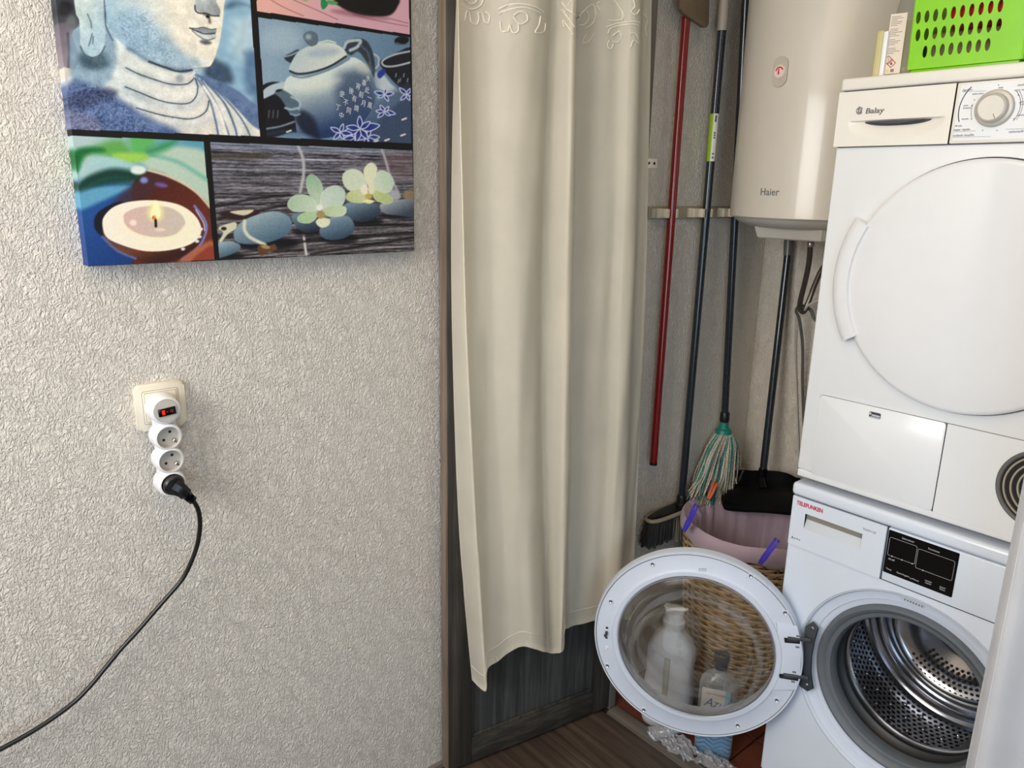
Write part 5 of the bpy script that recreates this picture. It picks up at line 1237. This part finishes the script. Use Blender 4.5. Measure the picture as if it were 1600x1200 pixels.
# --- teapot panel
panel([(403, 27), (640, 58.5), (643, 224), (417, 214)], (128, 152, 172))
poly([(60, 120), (1340, 260), (1340, 700), (60, 700)], (134, 158, 176), 8, col2=(96, 124, 148), g=((200, 300), (1250, 420))); ell(260, 320, 160, 110, 0, (158, 178, 190), 24, alpha=.7)
poly([(60, 1000), (500, 1040), (1340, 900), (1340, 1240), (60, 1180)], (104, 132, 160), 10); poly([(1000, 1040), (1340, 780), (1340, 1240), (950, 1240)], (70, 86, 112), 10)
poly([(60, 740), (280, 690), (380, 1040), (330, 1080), (60, 1110)], (24, 26, 34), 3); poly([(110, 740), (180, 690), (290, 668), (280, 720), (150, 790), (110, 800)], (168, 184, 192), 3); line([(135, 1050), (250, 1030), (370, 990)], (120, 134, 146), 16, 3)
for x in (160, 195, 232): line([(x, 900), (x-6, 960)], (130, 140, 146), 10, 3, .7)
poly([(280, 468), (340, 430), (400, 405), (400, 480), (340, 515)], (48, 56, 66), 3); line([(285, 462), (340, 448), (400, 420)], (150, 164, 172), 12, 3)
# right cup and saucer
poly([(1060, 520), (1090, 480), (1180, 440), (1340, 400), (1340, 740), (1240, 720), (1150, 640)], (34, 36, 44), 2.5); line([(1340, 500), (1200, 536), (1110, 540), (1078, 510), (1110, 476), (1200, 440), (1340, 412)], (160, 170, 174), 16, 2); ell(1240, 330, 60, 34, -8, (24, 26, 34), 4); line([(1200, 350), (1260, 370), (1320, 360)], (100, 114, 126), 10, 3)
poly([(1000, 600), (1080, 600), (1150, 680), (1220, 750), (1100, 740), (1020, 700)], (176, 188, 194), 4); poly([(1040, 600), (1090, 560), (1110, 590), (1060, 640)], (44, 62, 140), 3); line([(1010, 440), (1050, 470), (1050, 530), (1020, 560)], (168, 176, 192), 14, 3)
for x, y in ((1195, 600), (1230, 640), (1260, 600), (1290, 640), (1215, 650)): line([(x, y), (x-5, y+26)], (170, 182, 186), 8, 2, .8)
line([(60, 1110), (300, 1070), (520, 1090)], (60, 76, 100), 40, 12, .6); poly([(1020, 860), (1340, 700), (1340, 1240), (900, 1240)], (58, 72, 98), 14, alpha=.6)
# pot
poly([(760, 380), (800, 330), (880, 310), (960, 340), (1010, 450), (1022, 580), (1000, 650), (975, 560), (930, 470), (880, 420), (820, 450)], (54, 62, 72), 3); line([(770, 390), (800, 340), (900, 330), (880, 380), (820, 410)], (164, 178, 186), 26, 3); line([(905, 370), (965, 430), (985, 520)], (80, 92, 104), 16, 3)
poly([(280, 700), (330, 620), (520, 620), (720, 540), (820, 470), (900, 490), (985, 580), (1025, 700), (1020, 830), (960, 950), (850, 1060), (700, 1110), (560, 1130), (520, 1100), (430, 1070), (370, 960), (330, 880), (270, 800)], (196, 208, 204), 2, col2=(38, 60, 100), g=((560, 640), (680, 1060)))
poly([(700, 620), (960, 560), (1022, 700), (1015, 850), (900, 1010), (760, 1060), (720, 860)], (58, 74, 104), 26, alpha=.75); ell(560, 680, 190, 60, -10, (208, 216, 206), 24, alpha=.7); ell(930, 560, 60, 40, 30, (190, 196, 186), 16, alpha=.7)
poly([(430, 900), (520, 960), (560, 1060), (560, 1140), (430, 1070), (370, 960)], (26, 34, 50), 12, alpha=.85)
poly([(205, 760), (230, 732), (270, 730), (360, 790), (410, 860), (400, 930), (330, 930), (290, 860), (250, 800)], (86, 104, 116), 3); ell(238, 738, 26, 10, -8, (26, 26, 28), 2); line([(340, 790), (410, 830), (400, 890)], (160, 184, 190), 14, 4); line([(290, 880), (340, 892), (395, 880)], (150, 176, 186), 16, 3); line([(335, 930), (380, 940), (410, 930)], (130, 160, 174), 12, 3)
poly([(325, 570), (345, 500), (400, 420), (500, 370), (640, 345), (740, 380), (785, 430), (780, 470), (660, 540), (520, 590), (400, 605)], (176, 190, 192), 2, col2=(200, 206, 196), g=((400, 400), (700, 500))); ell(600, 430, 130, 36, -6, (150, 166, 184), 12, alpha=.7); line([(330, 580), (400, 602), (520, 586), (660, 538), (785, 460)], (40, 46, 56), 16, 2.5); line([(355, 620), (440, 632), (560, 600), (700, 545), (812, 480)], (120, 136, 148), 14, 2.5); line([(560, 350), (640, 332), (700, 350)], (188, 198, 194), 14, 2)
poly([(436, 300), (455, 265), (500, 252), (545, 272), (558, 310), (548, 360), (500, 378), (462, 350)], (92, 108, 120), 2); ell(480, 300, 22, 20, 0, (170, 184, 190), 8, alpha=.8)
# blue blossoms
def blossom(cx, cy, r, seed, n=6):
    q = random.Random(seed)
    for i in range(n):
        a = 2*PI*i/n+q.uniform(-.3, .3); l = r*q.uniform(.75, 1.15); dx, dy = math.cos(a), math.sin(a)*.75
        P = [(cx, cy), (cx+dx*l*.45-dy*l*.2, cy+dy*l*.45+dx*l*.2), (cx+dx*l, cy+dy*l), (cx+dx*l*.5+dy*l*.2, cy+dy*l*.5-dx*l*.2)]
        poly(P, (28, 38, 100), 2, col2=(60, 76, 150), g=(P[0], P[2])); line(P+[P[0]], (186, 194, 216), 9, 1.4, .9)
blossom(960, 1120, 110, 9, 6); blossom(860, 1120, 100, 11, 6); blossom(900, 1050, 150, 1, 7); blossom(1100, 910, 80, 2); blossom(1100, 770, 80, 3, 5); blossom(1280, 770, 85, 4, 5); blossom(740, 1080, 90, 6, 5)
for x, y in ((320, 1070), (1120, 1140), (1260, 970), (1250, 1100), (1030, 1150)): line([(x-16, y+6), (x+16, y-6)], (206, 206, 186), 14, 2)
grain(2.5, N0)
# --- candle panel
panel([(40, 212), (113, 212), (318, 221), (335, 406), (138, 416), (40, 416)], (120, 156, 150)); TR[0] = (80, 200, .2)
poly([(60, 0), (1240, 60), (1240, 400), (60, 400)], (168, 190, 190), 10, col2=(90, 150, 170), g=((300, 100), (1100, 180))); poly([(700, 180), (1240, 200), (1300, 700), (900, 460)], (176, 196, 180), 12)
poly([(60, 480), (640, 420), (760, 400), (760, 1200), (60, 1200)], (38, 86, 146), 16, col2=(26, 62, 122), g=((300, 500), (600, 1050))); poly([(100, 500), (460, 450), (620, 460), (420, 560), (100, 680)], (96, 154, 184), 10)
poly([(640, 440), (760, 340), (900, 380), (1080, 470), (1240, 620), (1300, 900), (1300, 1200), (700, 1200), (640, 900)], (76, 36, 28), 5, col2=(110, 52, 40), g=((700, 500), (1200, 900))); poly([(640, 440), (760, 350), (900, 400), (700, 560), (480, 600)], (70, 44, 50), 16, alpha=.8)
line([(760, 330), (950, 390), (1120, 490), (1240, 620)], (206, 190, 168), 16, 3); line([(780, 210), (1000, 270), (1240, 420)], (120, 176, 160), 30, 8); 
poly([(150, 260), (300, 160), (500, 90), (600, 140), (640, 260), (480, 240), (300, 200), (200, 300)], (96, 158, 84), 18); poly([(620, 60), (820, 60), (780, 150), (720, 220), (640, 200)], (94, 170, 96), 16); poly([(760, 160), (980, 90), (900, 170), (760, 210)], (58, 140, 92), 16); poly([(480, 200), (720, 200), (740, 250), (560, 270)], (150, 196, 84), 10)
poly([(120, 360), (180, 180), (330, 150), (420, 180), (260, 220), (200, 380)], (24, 104, 56), 12); poly([(200, 380), (330, 240), (520, 240), (700, 320), (560, 300), (350, 300)], (160, 196, 196), 8); poly([(120, 500), (280, 380), (460, 320), (600, 330), (700, 360), (640, 420), (420, 440), (200, 500)], (16, 62, 52), 12); line([(180, 470), (300, 330), (480, 250), (660, 300)], (150, 190, 196), 22, 10, .7); line([(240, 480), (420, 400), (600, 390)], (40, 96, 96), 20, 10, .6); ell(680, 330, 60, 34, 0, (214, 222, 212), 6); ell(725, 408, 30, 24, 0, (120, 140, 190), 6)
ell(860, 445, 50, 18, 10, (110, 90, 150), 6)
poly([(340, 780), (350, 680), (440, 610), (560, 580), (560, 700), (440, 860), (400, 850)], (14, 22, 36), 4)
poly([(400, 800), (460, 930), (640, 1020), (820, 1060), (1040, 1010), (1180, 900), (1160, 820), (800, 960), (500, 900)], (112, 66, 40), 6, col2=(60, 30, 24), g=((700, 940), (740, 1060))); line([(400, 850), (520, 960), (660, 1020)], (84, 110, 176), 16, 4); line([(1120, 610), (1200, 720), (1210, 810), (1150, 930), (1020, 1030)], (120, 130, 190), 18, 3.5); line([(1130, 640), (1190, 740), (1200, 800)], (190, 200, 230), 8, 2)
poly([(400, 750), (420, 680), (500, 610), (640, 572), (820, 566), (1000, 600), (1120, 680), (1172, 780), (1150, 860), (1060, 920), (900, 958), (720, 960), (540, 910), (430, 850)], (232, 224, 208), 2, col2=(240, 230, 204), g=((450, 700), (1100, 800)))
poly([(560, 700), (620, 640), (760, 610), (920, 620), (1020, 680), (1045, 760), (980, 830), (860, 858), (720, 840), (610, 790)], (204, 176, 168), 3, col2=(196, 186, 172), g=((600, 700), (1000, 760))); line([(560, 700), (580, 770), (700, 840), (860, 858), (980, 830), (1045, 760)], (238, 224, 190), 12, 3)
ell(815, 660, 60, 70, 0, (240, 230, 160), 14, alpha=.8); poly([(780, 690), (800, 600), (815, 565), (840, 610), (850, 680), (820, 710)], (255, 244, 190), 5); line([(800, 700), (815, 720), (818, 768)], (30, 22, 20), 20, 2.5); ell(805, 700, 12, 18, 0, (224, 140, 60), 4); ell(640, 740, 28, 24, 0, (232, 212, 200), 5); ell(850, 795, 40, 12, 0, (230, 206, 190), 5)
for x, y in ((1170, 790), (1160, 850), (1140, 885), (1030, 945)): ell(x, y, 16, 12, 0, (222, 222, 232), 3)
poly([(1000, 1040), (1240, 880), (1300, 1000), (1300, 1100), (1000, 1100)], (166, 100, 76), 8); poly([(1120, 1010), (1260, 920), (1280, 1050), (1120, 1060)], (140, 66, 50), 6)
grain(2, N0)
# --- orchid and pebble panel
panel([(328, 222), (644, 235), (649, 393), (343, 405)], (104, 102, 112)); TR[0] = (320, 200, .2375)
m = CLIP[0]; U = (PY-222)/180.; t_ = PY+.0*PX-(PX-330)*(.045-.16*U); s1 = np.sin(t_*1.05+N9*.5)+.6*np.sin(t_*2.3+1+.4*np.sin(PX*.02)); s2 = np.sin(t_*.38+2)
NH = rsn.rand(*YY.shape)
for _s in (1, 2, 4, 8, 16, 24): NH = (np.roll(NH, _s, 1)+NH)/2
for _s in range(60): NH[_s:, :] = NH[_s:, :]
NH = (NH-NH.mean())/NH.std(); NH = (NH+np.roll(NH, 1, 0)*.8+np.roll(NH, 2, 0)*.5)/1.6
bs = 100+26*np.tanh(s1)+24*NH+12*s2+np.where(U > .45, -14, 0); warm = np.clip(U, 0, 1)
for ch, (k0, k1) in enumerate(((.98, 1.02), (.98, .95), (1.12, .98))): IMG[..., ch] = IMG[..., ch]*(1-m)+m*np.clip(bs*(k0*(1-warm)+k1*warm), 10, 235)
poly([(0, 60), (640, 90), (1400, 120), (1400, 160), (0, 120)], (126, 150, 180), 14, alpha=.6); poly([(40, 170), (400, 170), (400, 200), (40, 205)], (74, 66, 52), 6, alpha=.8); poly([(1180, 170), (1400, 180), (1400, 330), (1180, 300)], (122, 92, 96), 14, alpha=.5)
line([(612, 115), (645, 200), (650, 300), (628, 420)], (176, 176, 182), 22, 3, .85); line([(1165, 140), (1195, 230), (1215, 300), (1270, 420)], (170, 168, 176), 18, 3, .8); line([(650, 700), (660, 780), (668, 830)], (200, 196, 190), 16, 2.5)
for l in ([(60, 520), (300, 470), (560, 440)], [(90, 600), (560, 500)], [(980, 640), (1380, 640)], [(700, 830), (1380, 720)], [(480, 760), (1380, 690)]): line(l, (30, 26, 32), 16, 3, .8)
poly([(90, 560), (180, 540), (350, 540), (330, 590), (180, 605)], (58, 34, 34), 3); poly([(165, 550), (320, 538), (260, 575)], (206, 200, 160), 2)
def pebble(P, c1, c2, sh=1):
    xs_ = [p[0] for p in P]; ys_ = [p[1] for p in P]; cx_, y0_, y1_ = sum(xs_)/len(P), min(ys_), max(ys_); w_ = max(xs_)-min(xs_)
    ell(cx_+w_*.08, y1_-6, w_*.55, (y1_-y0_)*.22, 0, (16, 16, 24), 8, alpha=.85); poly(P, c1, 2, col2=c2, g=((cx_-w_*.1, y0_), (cx_+w_*.1, y1_)))
pebble([(1150, 510), (1220, 480), (1400, 470), (1400, 580), (1260, 575), (1180, 560)], (150, 164, 176), (60, 70, 90))
ell(1240, 440, 50, 36, 20, (164, 164, 170), 4); ell(1345, 440, 40, 32, -10, (140, 122, 84), 3)
pebble([(925, 500), (1000, 486), (1120, 496), (1155, 540), (1130, 590), (1040, 620), (950, 600), (925, 560)], (112, 142, 164), (34, 48, 68))
pebble([(570, 580), (640, 560), (740, 600), (760, 660), (690, 690), (610, 660)], (104, 134, 156), (36, 50, 72))
pebble([(190, 700), (210, 650), (270, 600), (380, 560), (470, 548), (550, 580), (575, 640), (540, 700), (430, 750), (300, 765), (210, 750)], (150, 176, 184), (64, 100, 130))
line([(262, 612), (262, 670), (300, 720), (395, 768)], (206, 206, 180), 22, 3)
pebble([(755, 670), (790, 610), (860, 580), (940, 580), (982, 630), (970, 690), (900, 730), (810, 735), (765, 710)], (124, 156, 174), (44, 74, 104))
pebble([(60, 770), (150, 745), (220, 760), (235, 790), (200, 820), (120, 850), (60, 850)], (140, 172, 182), (56, 90, 116))
poly([(90, 660), (120, 640), (200, 620), (205, 660), (150, 700), (110, 750), (95, 740), (120, 690)], (204, 202, 168), 2); ell(125, 662, 18, 12, 0, (40, 36, 30), 2)
poly([(345, 790), (370, 765), (420, 775), (460, 765), (475, 800), (420, 815), (370, 840)], (110, 70, 36), 2); ell(400, 782, 30, 12, 10, (176, 140, 90), 3)
def petal(P, c1=(196, 214, 186), c2=(160, 194, 156)):
    poly(P, c1, 1.5, col2=c2, g=(P[0], P[len(P)//2])); line(P+[P[0]], (222, 230, 206), 5, 1.2, .5)
petal([(755, 520), (690, 440), (668, 370), (680, 315), (715, 308), (760, 350), (778, 410), (765, 480)], (190, 208, 178), (140, 186, 146))
petal([(750, 530), (690, 450), (600, 440), (550, 480), (548, 520), (590, 550), (680, 550)]); petal([(760, 520), (775, 420), (850, 378), (910, 400), (925, 450), (900, 510), (820, 530)], (196, 212, 196), (178, 204, 186))
petal([(745, 545), (660, 555), (610, 590), (625, 620), (690, 625), (735, 590)], (176, 204, 160), (160, 200, 140)); petal([(775, 530), (850, 510), (925, 520), (920, 570), (850, 585), (790, 570)], (178, 204, 150), (196, 214, 176))
poly([(730, 620), (760, 590), (820, 600), (815, 640), (765, 655)], (222, 222, 180), 2); ell(762, 570, 28, 26, 0, (176, 146, 84), 3); ell(755, 525, 22, 20, 0, (228, 230, 220), 3)
petal([(1080, 390), (1045, 300), (1060, 250), (1098, 228), (1130, 255), (1130, 300), (1105, 370)], (226, 222, 180), (214, 218, 180)); petal([(1070, 400), (1040, 300), (970, 270), (912, 300), (910, 360), (950, 410), (1030, 415)], (206, 218, 190), (196, 212, 180)); petal([(1100, 390), (1135, 290), (1200, 290), (1243, 350), (1225, 410), (1170, 430)], (204, 216, 190), (176, 206, 176))
petal([(1060, 410), (980, 405), (928, 450), (960, 485), (1050, 490), (1080, 450)], (206, 214, 160), (190, 206, 130)); petal([(1110, 410), (1180, 425), (1238, 470), (1200, 500), (1120, 470)], (190, 206, 130), (176, 196, 116))
ell(1050, 405, 24, 32, 0, (232, 228, 196), 3); ell(1095, 405, 22, 36, 0, (226, 222, 180), 3); ell(1078, 450, 24, 18, 0, (200, 176, 70), 3); poly([(1040, 480), (1080, 470), (1115, 482), (1080, 498)], (236, 230, 150), 2)
grain(3, N0); g_ = IMG.mean(-1, keepdims=True); IMG = np.where(CLIP[0][..., None] > 0, g_+(IMG-g_)*.72, IMG)
IMG = 122+(IMG-122)*1.13
IMG = np.clip(IMG, 6, 250)
def tolin(a): a = a/255.; return np.where(a <= .04045, a/12.92, ((a+.055)/1.055)**2.4)
LC = tolin(IMG)
def grid_mesh(name, V, C, par):
    h, w_ = V.shape[:2]; idx = np.arange(h*w_).reshape(h, w_); q = np.stack([idx[:-1, :-1], idx[:-1, 1:], idx[1:, 1:], idx[1:, :-1]], -1).reshape(-1, 4)
    me = bpy.data.meshes.new(name); me.vertices.add(h*w_); me.vertices.foreach_set('co', (V-np.array(root_loc(par))).astype('f').ravel())
    me.loops.add(q.size); me.loops.foreach_set('vertex_index', q.astype('i').ravel()); me.polygons.add(len(q)); me.polygons.foreach_set('loop_start', np.arange(0, q.size, 4, dtype='i')); me.update(calc_edges=True)
    at = me.attributes.new('print', 'FLOAT_COLOR', 'POINT'); at.data.foreach_set('color', np.concatenate([C, np.ones((h, w_, 1))], -1).astype('f').ravel())
    me.materials.append(MATS['canvas_print']); me.validate(); o = bpy.data.objects.new(name, me); COL.objects.link(o); o.parent = par; return o
V = np.stack([np.full_like(YY, XCv), YY, ZZ], -1); fr = grid_mesh('printed_face', V, LC, cvt)
def side(pts_a, pts_b, c): return grid_mesh('wrapped_edge', np.stack([pts_a, pts_b], 0), np.stack([c, c], 0), cvt)
lt_ = np.array([.72, .72, .72])
def back(P): Q = P.copy(); Q[:, 0] = XW+.001; return Q
def rnd(P): return P
side(back(V[:, 0]), V[:, 0], LC[:, 3]); side(V[:, -1], back(V[:, -1]), LC[:, -4]); side(V[0], back(V[0]), LC[3]); side(back(V[-1]), V[-1], LC[-4])
O('stretcher_frame', box(NB(), XW+.0005, XCv-.0015, cy0+.002, cy1-.002, cz0+.002, cz1-.002), 'label_white', cvt)
# incised writing on the printed teapot
TR[0] = (390, 0, .1917)
glyph = {'使': (752, 770), '丁': (720, 878), '不': (783, 838), '同': (808, 905), '後': (828, 745), '有': (853, 808), '燒': (870, 885), '宵': (884, 708), '前': (909, 775), '月': (929, 845), '事': (933, 680), '一': (978, 800), '水': (966, 640), '此': (958, 738), '中': (748, 945), '風': (980, 862)}
def tg(ch, xy):
    p = onX(390+xy[0]*.1917, xy[1]*.1917, XCv+.0004)
    return text(ch, .0125, frameX(p.x, p.y, p.z) @ Matrix.Rotation(math.radians(-14), 4, 'Z'), 'canvas_lettering', fr, align='CENTER', depth=.0001, sx=.85)
for ch, xy in glyph.items(): tg(ch, xy)
